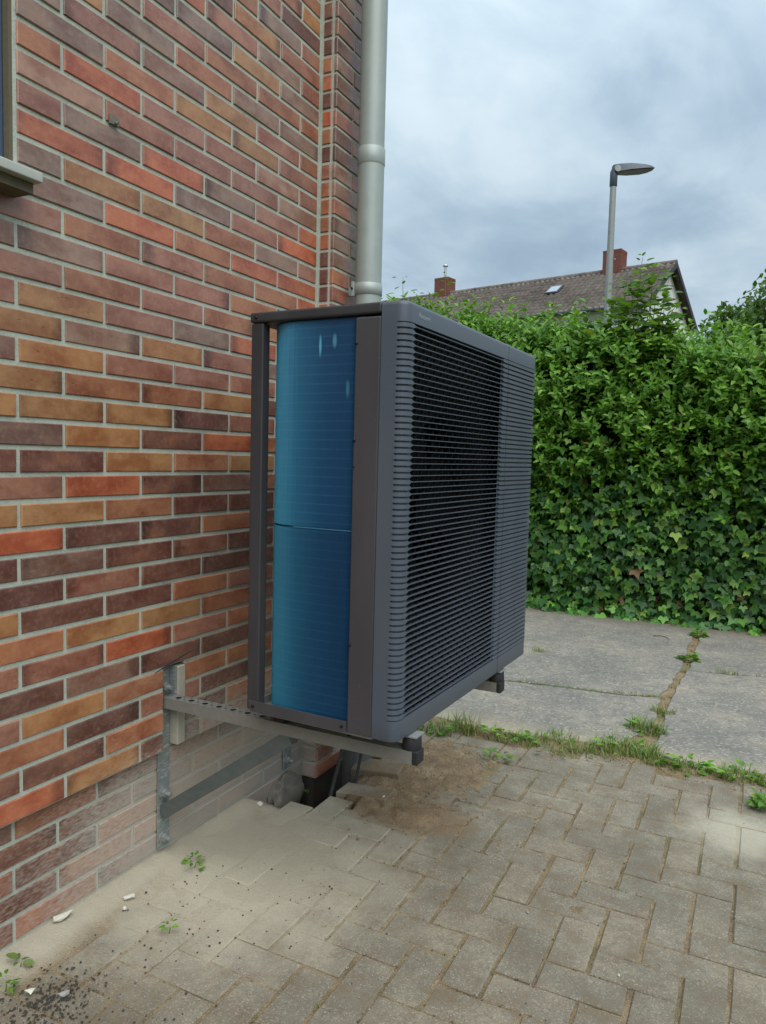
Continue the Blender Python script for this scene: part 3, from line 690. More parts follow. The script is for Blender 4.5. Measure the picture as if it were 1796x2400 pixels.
# ------------------------------------------------------------------ wall brackets
def plate_with_holes(mb, x0, x1, y0, y1, z, holes):
    """flat top sheet cut into cells, each with a round hole"""
    cells = sorted(holes); edges = [x0] + [(a[0] + b[0]) / 2 for a, b in zip(cells, cells[1:])] + [x1]
    for i, (hx, hr) in enumerate(cells):
        a, b = edges[i], edges[i + 1]; n = 16; out, inn = [], []
        for k in range(n):
            t = 2 * math.pi * (k + 0.5) / n; c, s_ = math.cos(t), math.sin(t)
            m_ = max(abs(c), abs(s_)); ux, uy = c / m_, s_ / m_
            out.append(((a + b) / 2 + ux * (b - a) / 2, (y0 + y1) / 2 + uy * (y1 - y0) / 2, z)); inn.append((hx + c * hr, (y0 + y1) / 2 + s_ * hr, z))
        mb.add(out + inn, [(k, (k + 1) % n, n + (k + 1) % n, n + k) for k in range(n)])

def make_bracket():
    root = empty('wall_bracket', (0, 0.493, 0))
    rb = MB(); w_, z0, z1, x1 = 0.02, 0.458, 0.490, 0.785
    rb.box(-0.022, x1, -w_, -w_ + 0.003, z0, z1); rb.box(-0.022, x1, w_ - 0.003, w_, z0, z1); rb.box(-0.022, x1, -w_ + 0.003, w_ - 0.003, z0, z0 + 0.003)
    holes = [(0.030, 0.0085), (0.052, 0.0035), (0.078, 0.0085), (0.102, 0.0035), (0.128, 0.0085), (0.152, 0.0035), (0.178, 0.0085), (0.202, 0.0035), (0.228, 0.0085), (0.252, 0.0035), (0.278, 0.0085), (0.302, 0.0035), (0.328, 0.0085), (0.36, 0.0035), (0.6, 0.006)]
    plate_with_holes(rb, -0.022, x1, -w_ + 0.003, w_ - 0.003, z1 - 0.0006, holes)
    rail = rb.build('rail', MT['rail'], root)
    MB().box(x1, x1 + 0.015, -w_ - 0.001, w_ + 0.001, z0 - 0.001, z1 + 0.001).build('end_cap', MT['black'], rail, bevel=0.003)
    lg = MB().box(-0.0275, -0.0225, -0.027, 0.021, 0.028, 0.578).box(-0.0225, 0.004, 0.017, 0.0208, 0.44, 0.577).build('wall_leg', MT['galv_dusty'], root, bevel=0.0015)
    a, b = Vector((-0.021, 0, 0.137)), Vector((0.425, 0, 0.452)); d = (b - a); L = d.length; d.normalize()
    Mx = Matrix(((d.x, 0, -d.z, a.x), (0, 1, 0, 0), (d.z, 0, d.x, a.z), (0, 0, 0, 1)))
    MB().box(0, L, -0.019, -0.016, -0.02, 0.02, Mx).box(0, L, -0.016, 0.012, 0.017, 0.02, Mx).box(0, L, -0.016, 0.012, -0.02, -0.017, Mx).build('strut', MT['strut'], root, bevel=0.001)
    for z in (0.060, 0.196, 0.517):
        bo = MB().tube([(-0.0225, -0.006, z), (-0.019, -0.006, z)], 0.018, 20).build('washer', MT['galv'], root, True)
        MB().tube([(-0.020, -0.006, z), (-0.008, -0.006, z)], 0.0125, 6).tube([(-0.008, -0.006, z), (0.008, -0.006, z)], 0.0065, 10).build('bolt', MT['galv'], bo)
    return root
br0 = make_bracket(); tag(br0, 'galvanised wall bracket with diagonal strut holding up the near end of the heat pump', 'bracket', 'brackets carrying the heat pump')
br1 = br0.copy(); COL.objects.link(br1); br1.location.y = 1.1435
for ch in list(br0.children):
    c1 = ch.copy(); COL.objects.link(c1); c1.parent = br1
    for gch in ch.children:
        c2 = gch.copy(); COL.objects.link(c2); c2.parent = c1
tag(br1, 'wall bracket under the far end of the heat pump, mostly hidden', 'bracket', 'brackets carrying the heat pump')
tb = MB().box(-0.030, 0.006, 0.516, 0.549, 0.335, 0.572).build('timber_spacer', MT['wood'], bevel=0.003); tag(tb, 'weathered timber batten on the wall behind the near bracket', 'batten')
wr = []
for s in range(15):
    t = s / 14; wr.append((0.004 + 0.012 * math.sin(t * 2.8), 0.425 + 0.175 * t, 0.575 + 0.035 * t + 0.010 * math.sin(t * 3.1)))
tag(MB().tube(wr, [0.0006 + 0.0016 * math.sin(math.pi * min(1, k / 14 + 0.12)) for k in range(15)], 6).build('scratch', MT['black'], None, True), 'thin dark curved scratch on the bricks above the near bracket', 'scratch')  # thin tube standing in for a dark curved scratch on the bricks
tag(MB().box(-0.001, 0.006, 0.262, 0.290, 2.018, 2.040).tube([(0.0, 0.278, 2.026), (0.016, 0.278, 2.020)], 0.004, 8).build('wall_hook', MT['rough']), 'small broken mortar-smeared hook on the bricks right of the window', 'hook')

# ------------------------------------------------------------------ the heat pump
HP_Z = 0.532
hp = empty('heat_pump', (0.7759, 0.4028, HP_Z), -0.0282)
tag(hp, 'anthracite outdoor heat pump with slatted grille and open blue coil on wall brackets', 'heat pump')
HT = 1.0255
MB().box(-0.432, -0.07, 0.006, 0.968, -0.007, 0.004).box(-0.432, -0.426, 0.006, 0.968, 0.004, 0.024).build('base_pan', MT['galv'], hp, bevel=0.002)
pl = MB().prism([(-0.430, 0), (-0.137, 0), (-0.137, 0.028), (-0.142, 0.0285), (-0.436, 0.0285)], -0.0035, 0.0).mesh('bottom_bar', MT['metal_dark'])
for v in pl.vertices: v.co = Vector((v.co.x, v.co.z - 0.0, v.co.y - 0.001))
pl.flip_normals()
bb = link_mesh('bottom_bar', pl, hp)
def screw(v, z, u, parent, r=0.0042): MB().tube([(v, u, z), (v, u - 0.0022, z), (v, u - 0.0034, z)], [r, r, r * 0.55], 12).build('screw', MT['screw'], parent)
screw(-0.421, 0.014, -0.0035, bb); screw(-0.149, 0.014, -0.0035, bb)
for u0, u1 in ((0.0, 0.030), (0.950, 0.980)):
    MB().box(-0.4440, -0.4065, u0, u1, 0.0005, 0.9985).build('corner_post', MT['lid'], hp, bevel=0.004)
lid = MB().box(-0.447, -0.067, -0.0035, 0.9805, 0.9995, HT).build('lid', MT['lid'], hp, bevel=0.006, seg=3)
screw(-0.426, 1.012, -0.0035, lid)
spn = MB().box(-0.1365, -0.0675, -0.0025, 0.028, 0.0, 0.994).build('side_panel', MT['metal_dark'], hp, bevel=0.005, seg=3)
for z in (0.934, 0.708, 0.646, 0.217): screw(-0.1325, z, -0.0025, spn, 0.0042 if z != 0.646 else 0.0025)
MB().box(-0.43, -0.0665, 0.946, 0.9795, 0.001, 0.998).build('far_side_panel', MT['metal_dark'], hp)

def coil(name, z0, z1, cm):
    path = [(-0.120, 0.016), (-0.20, 0.016), (-0.26, 0.016)]
    cx, cu, R = -0.303, 0.140, 0.124
    for k in range(0, 15): t = k / 14 * math.pi / 2; path.append((cx - R * math.sin(t), cu - R * math.cos(t)))
    path += [(-0.433, 0.3), (-0.433, 0.6), (-0.433, 0.93)]
    n = len(path); Vv, Ff = [], []; th_ = 0.03
    for k in range(n):
        a, b = path[k]; p0, p1 = path[max(k - 1, 0)], path[min(k + 1, n - 1)]; dx, dy = p1[0] - p0[0], p1[1] - p0[1]; L = math.hypot(dx, dy)
        ix, iy = a + dy / L * th_, b - dx / L * th_
        Vv += [(a, b, z0), (a, b, z1), (ix, iy, z1), (ix, iy, z0)]
    for k in range(n - 1):
        for e in range(4): Ff.append((4 * k + e, 4 * k + (e + 1) % 4, 4 * k + 4 + (e + 1) % 4, 4 * k + 4 + e))
    me_ = np_mesh(name, Vv, Ff, cm, True); o = link_mesh(name, me_, hp)
    me_.validate(); 
    es = o.modifiers.new('es', 'EDGE_SPLIT'); es.split_angle = math.radians(50)
    # thin upright fins standing out from the tube pack
    fv, ff = [], []; acc = 0.0; pitch = 0.0021
    for k in range(n - 1):
        (ax, ay), (bx, by) = path[k], path[k + 1]; L = math.hypot(bx - ax, by - ay); tx, ty = (bx - ax) / L, (by - ay) / L; nx_, ny_ = -ty, tx
        if by > 0.4: break
        while acc < L:
            px_, py_ = ax + tx * acc, ay + ty * acc; w2 = 0.00022; hgt = 0.0085 + random.uniform(-.0003, .0003); sk_ = random.uniform(-.0001, .0001); b = len(fv)
            ox_, oy_ = px_ + nx_ * hgt + tx * sk_, py_ + ny_ * hgt + ty * sk_
            for (qx, qy) in ((px_ - tx * w2, py_ - ty * w2), (px_ + tx * w2, py_ + ty * w2), (ox_ + tx * w2, oy_ + ty * w2), (ox_ - tx * w2, oy_ - ty * w2)): fv += [(qx, qy, z0 + .001), (qx, qy, z1 - .001)]
            ff += [(b + 2 * e, b + (2 * e + 2) % 8, b + (2 * e + 3) % 8, b + 2 * e + 1) for e in range(4)]
            acc += pitch
        acc -= L
    tag(link_mesh('fins', np_mesh('fins', fv, ff, cm), o), kind='stuff')
    return o
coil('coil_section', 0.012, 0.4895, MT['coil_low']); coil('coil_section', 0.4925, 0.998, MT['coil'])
seam_mat = plain('coil_seam', S(70, 135, 165), 0.4, 0.3)
MB().box(-0.31, -0.138, 0.0070, 0.010, 0.4897, 0.4922).build('coil_seam', seam_mat, hp)

def loft(prof, levels, back_v):
    """wrap of flat-outline bands: profile points (v,u), levels (z, inset)"""
    n = len(prof); cen = (-0.06, 0.35); vs, fs = [], []
    nrm = []
    for k in range(n):
        p0, p1 = prof[max(k - 1, 0)], prof[min(k + 1, n - 1)]; dx, dy = p1[0] - p0[0], p1[1] - p0[1]; L = math.hypot(dx, dy); nrm.append((dy / L, -dx / L))
    for z, ins in levels:
        for k in range(n): vs.append((prof[k][0] - nrm[k][0] * ins, prof[k][1] - nrm[k][1] * ins, z))
    for l in range(len(levels) - 1):
        for k in range(n - 1): fs.append((l * n + k, l * n + k + 1, (l + 1) * n + k + 1, (l + 1) * n + k))
    return vs, fs

def arc(cx, cy, r, a0, a1, n):
    return [(cx + r * math.cos(a0 + (a1 - a0) * k / n), cy + r * math.sin(a0 + (a1 - a0) * k / n)) for k in range(n + 1)]
R_ = 0.026
left_prof = [(-0.066, -0.003), (-0.045, -0.003)] + arc(-R_, -0.003 + R_, R_, -math.pi / 2, 0, 8) + [(0, 0.035), (0, 0.30), (0, 0.6885)]
right_prof = [(0, 0.6915), (0, 0.80), (0, 0.953)] + arc(-R_, 0.981 - R_, R_, 0, math.pi / 2, 8) + [(-0.066, 0.981)]
ZB, ZT = 0.050, 0.978
TOPL = [(ZT, 0.012), (ZT, 0.0), (1.015, 0.0), (1.0185, 0.0006), (1.0215, 0.002), (1.024, 0.0046), (1.0255, 0.009), (1.0255, 0.045)]
BOTL = [(0.012, 0.045), (0.0, 0.040), (-0.002, 0.006), (0.0, 0.002), (0.004, 0.0), (ZB, 0.0), (ZB, 0.012)]
def cover(name, prof, strip):
    mb = MB(); mb.add(*loft(prof, TOPL, 0)); mb.add(*loft(prof, BOTL, 0))
    if strip: mb.add(*loft(strip, [(ZB, 0), (ZT, 0)], 0))
    me_ = mb.mesh(name, MT['plastic']); me_.polygons.foreach_set('use_smooth', np.ones(len(me_.polygons), bool))
    o = link_mesh(name, me_, hp); es = o.modifiers.new('es', 'EDGE_SPLIT'); es.split_angle = math.radians(35); return o
fc = cover('front_cover', left_prof, [(-0.066, -0.003), (-0.045, -0.003), (-R_, -0.003), (-R_ + 0.001, 0.006)])
rc = cover('service_cover', right_prof, [(-R_, 0.974), (-R_, 0.981), (-0.066, 0.981)])
gr = empty('grille'); gr.parent = fc
def strip_part(name, prof, off, parent):
    vs, fs = loft(prof, [(ZB - 0.01, off), (ZT + 0.01, off)], 0); mb = MB(); mb.add(vs, fs); mb.build(name, MT['plastic'], parent, True)
strip_part('grille_backing', [(-R_ - 0.012, -0.003)] + arc(-R_, -0.003 + R_, R_, -math.pi / 2, 0, 8) + [(0, 0.034), (0, 0.044)], 0.0065, fc)
strip_part('grille_backing', [(0, 0.640), (0, 0.66), (0, 0.6885)], 0.0065, fc)
strip_part('grille_backing', right_prof[:-1], 0.0065, rc)

def slat_mesh(stations):
    """stations: (v, u, nv, nu, front height, depth, back height, back drop)"""
    vs, fs = [], []
    for (v, u, nv, nu, h, dp_, hb, dr) in stations:
        bv, bu = v - nv * dp_, u - nu * dp_
        vs += [(v, u, -h / 2), (v, u, h / 2), (bv, bu, dr + hb / 2), (bv, bu, dr - hb / 2)]
    for k in range(len(stations) - 1):
        for e in range(4): fs.append((4 * k + e, 4 * k + (e + 1) % 4, 4 * k + 4 + (e + 1) % 4, 4 * k + 4 + e))
    fs.append((3, 2, 1, 0)); m_ = 4 * (len(stations) - 1); fs.append((m_, m_ + 1, m_ + 2, m_ + 3))
    mb = MB(); mb.add(vs, fs); return mb.mesh('slat', MT['plastic'])
NS = 65; PIT = (ZT - ZB) / NS; HS, HTN = 0.0096, 0.0018
sta = [(-R_ - 0.001, -0.0035, 0, -1, HS, 0.008, HS, 0)]
for a in range(1, 7):
    t = -math.pi / 2 + a / 6 * math.pi / 2; sta.append((-R_ + (R_ + .0003) * math.cos(t), -0.003 + R_ + (R_ + .0003) * math.sin(t), math.cos(t), math.sin(t), HS, 0.008, HS, 0))
sta += [(0.0003, 0.031, 1, 0, HS, 0.009, HS, 0), (0.0002, 0.041, 1, 0, HTN + 0.001, 0.010, 0.0014, 0.0), (0.0, 0.05, 1, 0, HTN, 0.0105, 0.0012, 0.0), (0, 0.30, 1, 0, HTN, 0.0105, 0.0012, 0.0), (0, 0.632, 1, 0, HTN, 0.0105, 0.0012, 0.0), (0.0002, 0.642, 1, 0, HTN + 0.001, 0.010, 0.0014, 0), (0.0003, 0.652, 1, 0, HS, 0.009, HS, 0), (0.0003, 0.6885, 1, 0, HS, 0.009, HS, 0)]
sl_left = slat_mesh(sta)
HR = 0.0094
stb = [(0.0012, 0.6918, 1, 0, HR, 0.009, HR, 0), (0.0012, 0.953, 1, 0, HR, 0.009, HR, 0)]
for a in range(1, 6):
    t = a / 5 * math.pi / 2; stb.append((-R_ + (R_ + .0012) * math.cos(t), 0.981 - R_ + (R_ + .0012) * math.sin(t), math.cos(t), math.sin(t), HR, 0.009, HR, 0))
sl_right = slat_mesh(stb)
for k in range(NS):
    z = ZB + PIT * (k + 0.5)
    link_mesh('slat', sl_left, fc, (0, 0, z)); link_mesh('slat', sl_right, rc, (0, 0, z))
COL.objects.unlink(gr); bpy.data.objects.remove(gr)
wb = MB(); k = 0
for k in range(NS - 1):
    z = ZB + PIT * (k + 1.0); u = 0.062 + (0.0205 if k % 2 else 0.0)
    while u < 0.632:
        wb.box(-0.010, -0.0045, u - 0.0006, u + 0.0006, z - PIT / 2 + 0.0012, z + PIT / 2 - 0.0012); u += 0.041
tag(wb.build('grille_web', MT['shroud'], fc), kind='stuff')
# fan, shroud and dark inside behind the grille
sh = MB(); n = 48; FC = (0.345, 0.515); FR = 0.272; rim, outer = [], []
for k in range(n):
    t = 2 * math.pi * (k + 0.5) / n; c, s_ = math.cos(t), math.sin(t); rim.append((-0.052, FC[0] + FR * c, FC[1] + FR * s_))
    m_ = min((0.345 / abs(c)) if abs(c) > 1e-6 else 9, (0.49 / abs(s_)) if abs(s_) > 1e-6 else 9); outer.append((-0.045, FC[0] + m_ * c, FC[1] + m_ * s_))
back = [(-0.15, y, z) for _, y, z in rim]
sh.add(outer + rim + back, [(k, (k + 1) % n, n + (k + 1) % n, n + k) for k in range(n)] + [(n + k, n + (k + 1) % n, 2 * n + (k + 1) % n, 2 * n + k) for k in range(n)])
sh.build('fan_shroud', MT['shroud'], hp, True)
fan = MB().tube([(-0.17, *FC), (-0.10, *FC), (-0.085, *FC)], [0.07, 0.07, 0.05], 24)
fan_o = fan.build('fan', MT['inside'], hp)
for b in range(3):
    fb = MB(); nn = 8; vs, fs = [], []
    for a in range(nn + 1):
        rr_ = 0.06 + (FR - 0.075) * a / nn
        for e in range(5):
            t = b * 2.0944 + (e / 4 - 0.5) * (1.1 + 0.3 * a / nn) + 0.35 * a / nn; vs.append((-0.10 - 0.05 * (e / 4), FC[0] + rr_ * math.cos(t), FC[1] + rr_ * math.sin(t)))
    for a in range(nn):
        for e in range(4): fs.append((a * 5 + e, a * 5 + e + 1, a * 5 + e + 6, a * 5 + e + 5))
    fb.add(vs, fs); fb.build('fan_blade', MT['inside'], fan_o, True)
MB().box(-0.345, -0.337, 0.045, 0.945, 0.006, 0.996).box(-0.292, -0.05, 0.689, 0.697, 0.006, 0.996).box(-0.337, -0.14, 0.046, 0.052, 0.006, 0.996).build('inner_bulkhead', MT['inside'], hp)
MB().box(-0.065, -0.011, 0.70, 0.94, 0.006, 0.99).build('compressor_bulkhead', MT['inside'], hp)
for (v, u) in ((-0.004, 0.093), (-0.020, 0.745), (-0.385, 0.083), (-0.400, 0.735)):
    ft = MB().tube([(v, u, -0.0417), (v, u, -0.037), (v, u, -0.012), (v, u, -0.008)], [0.0235, 0.0245, 0.0235, 0.020], 24).build('foot', MT['black'], hp, True)
    MB().box(v - 0.05, v + 0.022, u - 0.024, u + 0.024, -0.0079, -0.0045).build('foot_plate', MT['galv'], ft)
tcu = bpy.data.curves.new('lettering', 'FONT'); tcu.body = 'Panasonic'; tcu.size = 0.0158; tcu.extrude = 0.0003; tcu.materials.append(MT['letter']); tcu.space_character = 1.0
to0 = bpy.data.objects.new('lettering', tcu); COL.objects.link(to0); bpy.context.view_layer.update(); tme = bpy.data.meshes.new_from_object(to0.evaluated_get(bpy.context.evaluated_depsgraph_get())); bpy.data.objects.remove(to0); tme.materials.clear(); tme.materials.append(MT['letter'])
to = link_mesh('lettering', tme, fc); to.location = (0.0004, 0.056, 0.9945); to.rotation_euler = (math.pi / 2, 0, math.pi / 2)

# ------------------------------------------------------------------ foliage
PRIVET = np.array([(0, 0, 0), (-.40, .22, .08), (-.5, .52, .10), (-.27, .82, .04), (0, 1, -.06), (.27, .82, .04), (.5, .52, .10), (.40, .22, .08), (0, .5, -.03)], float)
IVY = np.array([(0, .06, 0), (-.30, -.12, .03), (-.50, .06, .05), (-.64, .40, .0), (-.28, .50, .06), (0, 1.04, -.10), (.28, .50, .06), (.64, .40, .0), (.50, .06, .05), (.30, -.12, .03), (0, .34, -.05)], float)
BROAD = np.array([(0, 0, 0), (-.34, .08, .06), (-.50, .35, .10), (-.38, .68, .06), (-.12, .92, 0), (0, 1.04, -.08), (.12, .92, 0), (.38, .68, .06), (.50, .35, .10), (.34, .08, .06), (0, .42, -.05)], float)
def fan_faces(n): return np.array([(n - 1, (k + 1) % (n - 1), k) for k in range(n - 1)])

def unit(a): return a / np.maximum(np.linalg.norm(a, axis=-1, keepdims=True), 1e-9)

def leaf_frames(d, nrm):
    d = unit(d); s = unit(np.cross(d, nrm)); n_ = np.cross(s, d); return s, d, n_

def leaf_cloud(name, tmpl, pos, d, nrm, L, Wd, cols, parent=None, mat=None):
    s, d, n_ = leaf_frames(d, nrm); k = len(tmpl); N = len(pos)
    bend = tmpl[None, :, 2] * L[:, None]
    Vv = pos[:, None, :] + s[:, None, :] * (tmpl[None, :, 0] * Wd[:, None])[..., None] + d[:, None, :] * (tmpl[None, :, 1] * L[:, None])[..., None] + n_[:, None, :] * bend[..., None]
    Ff = fan_faces(k)[None] + (np.arange(N) * k)[:, None, None]
    C4 = np.ones((N, k, 4), np.float32); C4[..., :3] = cols[:, None, :]
    me_ = np_mesh(name, Vv.reshape(-1, 3), Ff.reshape(-1, 3), mat or MT['leaf_a'], False, C4.reshape(-1, 4))
    return tag(link_mesh(name, me_, parent), kind='stuff')

def leaf_objs(name, tmpl, pos, d, nrm, L, Wd, cols, parent):
    k = len(tmpl); meshes = [np_mesh(name, np.stack([tmpl[:, 0], tmpl[:, 1], tmpl[:, 2] * f], 1), fan_faces(k), MT['leaf_o']) for f in (0.6, 1.0, 1.5)]
    s, d, n_ = leaf_frames(d, nrm); pl = parent.matrix_world.translation if parent else Vector((0, 0, 0))
    par_loc = Vector(parent.location)
    for i in range(len(pos)):
        o = bpy.data.objects.new(name, meshes[i % 3]); COL.objects.link(o); o.parent = parent
        m_ = Matrix((s[i] * Wd[i], d[i] * L[i], n_[i] * L[i])).transposed().to_4x4(); m_.translation = Vector(pos[i]) - par_loc
        o.matrix_local = m_; o.color = (*cols[i], 1.0)

def green(N, kind):
    t = RNG.random(N)[:, None]; f = RNG.uniform(0.75, 1.25, (N, 1))
    if kind == 'privet': a, b, y = np.array([.078, .205, .026]), np.array([.225, .430, .055]), np.array([.30, .46, .08])
    elif kind == 'ivy': a, b, y = np.array([.030, .095, .028]), np.array([.145, .320, .050]), np.array([.28, .40, .06])
    elif kind == 'broad': a, b, y = np.array([.090, .190, .034]), np.array([.170, .300, .05]), np.array([.28, .38, .08])
    else: a, b, y = np.array([.075, .160, .04]), np.array([.15, .25, .06]), np.array([.22, .30, .08])
    c = a + (b - a) * (t ** (1.5 if kind == 'ivy' else 1.0))
    yl = (RNG.random((N, 1)) < (0.10 if kind == 'ivy' else 0.06)) * RNG.uniform(0.3, 1.0, (N, 1)); c = c * (1 - yl) + y * yl
    br = (RNG.random((N, 1)) < 0.004); c = np.where(br, np.array([[.20, .11, .05]]), c)
    return c * f

def hedge_top(x): return np.interp(x, [-3, -1.4, -1.1, -0.85, -0.45, -0.1, 0.25, 0.6, 0.85, 1.06, 1.5, 3], [2.38, 2.36, 2.33, 2.30, 2.24, 2.19, 2.15, 2.13, 2.07, 1.99, 1.95, 1.95])
def hedge_front(x, z): return 4.86 + 0.05 * sn(x, z, 5, 20) + 0.10 * smooth01((z - 1.7) / 0.6) - 0.10 * smooth01((z - 0.9) / 0.5)

hedge = empty('hedge', (0.4, 5.3, 0)); tag(hedge, 'tall clipped green hedge with loose leafy shoots behind the concrete yard', 'hedge')
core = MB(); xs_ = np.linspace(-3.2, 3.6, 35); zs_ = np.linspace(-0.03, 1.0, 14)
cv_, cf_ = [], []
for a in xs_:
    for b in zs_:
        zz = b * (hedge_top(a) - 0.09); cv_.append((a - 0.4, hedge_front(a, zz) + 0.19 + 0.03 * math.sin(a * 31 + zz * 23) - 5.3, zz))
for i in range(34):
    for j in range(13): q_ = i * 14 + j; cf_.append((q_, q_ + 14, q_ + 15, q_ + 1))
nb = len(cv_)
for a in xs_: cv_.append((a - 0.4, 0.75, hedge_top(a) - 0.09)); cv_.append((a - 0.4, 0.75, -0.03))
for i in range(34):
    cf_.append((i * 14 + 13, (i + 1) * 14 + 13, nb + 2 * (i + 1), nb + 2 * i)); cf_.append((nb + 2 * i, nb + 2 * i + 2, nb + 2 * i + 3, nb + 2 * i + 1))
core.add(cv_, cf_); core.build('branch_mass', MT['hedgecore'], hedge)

def twigs(N, x, y, z, dirs, lens, nodes, lmin, lmax, kind):
    """leaf pairs along curved twigs -> arrays"""
    P, D, Nn = [], [], []
    base = np.stack([x, y, z], 1); dirs = unit(dirs); sag = RNG.uniform(-0.3, 0.3, (N, 3)); side0 = unit(np.cross(dirs, RNG.normal(size=(N, 3))))
    up2 = np.cross(dirs, side0)
    for k in range(nodes):
        t = (k + 0.4) / nodes; p = base + dirs * (lens * t)[:, None] + sag * (lens * t * t * 0.5)[:, None]
        a = k * 1.5708 + RNG.normal(0, .25, N); s1 = side0 * np.cos(a)[:, None] + up2 * np.sin(a)[:, None]
        for sg in (1, -1):
            dd = unit(dirs * RNG.uniform(.35, .8, (N, 1)) + s1 * sg + np.array([0, -0.12, 0.05]) + RNG.normal(0, .12, (N, 3)))
            nn_ = unit(dirs * 0.7 - s1 * sg * 0.35 + np.array([0, -0.35, 0.55]) + RNG.normal(0, .2, (N, 3)))
            P.append(p); D.append(dd); Nn.append(nn_)
    P, D, Nn = np.concatenate(P), np.concatenate(D), np.concatenate(Nn)
    L = RNG.uniform(lmin, lmax, len(P)); return P, D, Nn, L, green(len(P), kind)

def pick(P, n, pad=30):
    """nearest leaves that are in the picture, spread about"""
    sc = []
    for i in range(len(P)):
        px_, py_ = pix(P[i]); ok = -pad < px_ < 1796 + pad and 540 < py_ < 1520 and not (px_ < 1245 and py_ > 700 + (px_ - 940) * 0.45)
        sc.append((P[i][1] + (0 if ok else 99) + RNG.random() * 0.05))
    idx = np.argsort(sc); m_ = np.zeros(len(P), bool); m_[idx[:n]] = True; return m_

sets = []
N = 4200; x = RNG.uniform(-2.7, 3.1, N); z = 0.6 + (hedge_top(x) - 0.6) * RNG.random(N) ** 0.85; keep = RNG.random(N) < smooth01((z - 0.62) / 0.65) + 0.10
x, z = x[keep], z[keep]; N = len(x); y = hedge_front(x, z) + RNG.uniform(-0.02, 0.17, N)
sets.append(twigs(N, x, y, z, np.stack([RNG.normal(0, .5, N), RNG.uniform(-1, -.35, N), RNG.uniform(.1, 1.1, N)], 1), RNG.uniform(.09, .21, N), 5, 0.036, 0.070, 'privet'))
N = 2000; x = RNG.uniform(-2.7, 3.1, N); y = RNG.uniform(4.9, 5.75, N); z = hedge_top(x) - RNG.uniform(0.0, 0.14, N)
sets.append(twigs(N, x, y, z, np.stack([RNG.normal(0, .4, N), RNG.normal(-.25, .35, N), RNG.uniform(.6, 1.2, N)], 1), RNG.uniform(.08, .24, N), 5, 0.036, 0.072, 'privet'))
N = 260; x = RNG.uniform(-2.7, 3.1, N); y = RNG.uniform(4.95, 5.5, N); z = hedge_top(x) - 0.02
sets.append(twigs(N, x, y, z, np.stack([RNG.normal(0, .2, N), RNG.normal(-.1, .2, N), np.ones(N)], 1), RNG.uniform(.18, .40, N), 7, 0.045, 0.085, 'privet'))
P = [np.concatenate([s_[k] for s_ in sets]) for k in range(5)]
sel = pick(P[0], 300)
off = np.array([0.4, 5.3, 0])
leaf_cloud('foliage', PRIVET, P[0][~sel] - off, P[1][~sel], P[2][~sel], P[3][~sel], P[3][~sel] * 0.50, P[4][~sel], hedge)
leaf_objs('leaf', PRIVET, P[0][sel], P[1][sel], P[2][sel], P[3][sel], P[3][sel] * 0.50, P[4][sel], hedge)

ivy = empty('ivy', (0.4, 4.9, 0)); tag(ivy, 'dark green ivy with pointed lobed leaves covering the foot of the hedge', 'ivy')
N = 13000; x = RNG.uniform(-2.7, 3.1, N); z = 1.42 * RNG.random(N) ** 1.1 + 0.01; keep = RNG.random(N) < smooth01((1.42 - z) / 0.75) + 0.03; x, z = x[keep], z[keep]; N = len(x)
y = hedge_front(x, z) + 0.02 + RNG.uniform(-0.09, 0.15, N) - 0.06 * smooth01((0.12 - z) / 0.12)
d = np.stack([RNG.normal(0, .55, N), RNG.normal(-.45, .3, N), RNG.normal(-.85, .35, N)], 1)
nr = np.stack([RNG.normal(0, .5, N), RNG.uniform(-1.2, -.4, N), RNG.normal(.55, .45, N)], 1)
L = RNG.uniform(.030, .060, N) + .035 * RNG.random(N) ** 2; cI = green(N, 'ivy'); low = smooth01((0.16 - z) / 0.16)[:, None]; cI = cI * (1 + 0.9 * low)
P = np.stack([x, y, z], 1); sel = pick(P, 300); off = np.array([0.4, 4.9, 0])
leaf_cloud('foliage', IVY, P[~sel] - off, d[~sel], nr[~sel], L[~sel], L[~sel], cI[~sel], ivy)
leaf_objs('leaf', IVY, P[sel], d[sel], nr[sel], L[sel], L[sel], cI[sel], ivy)

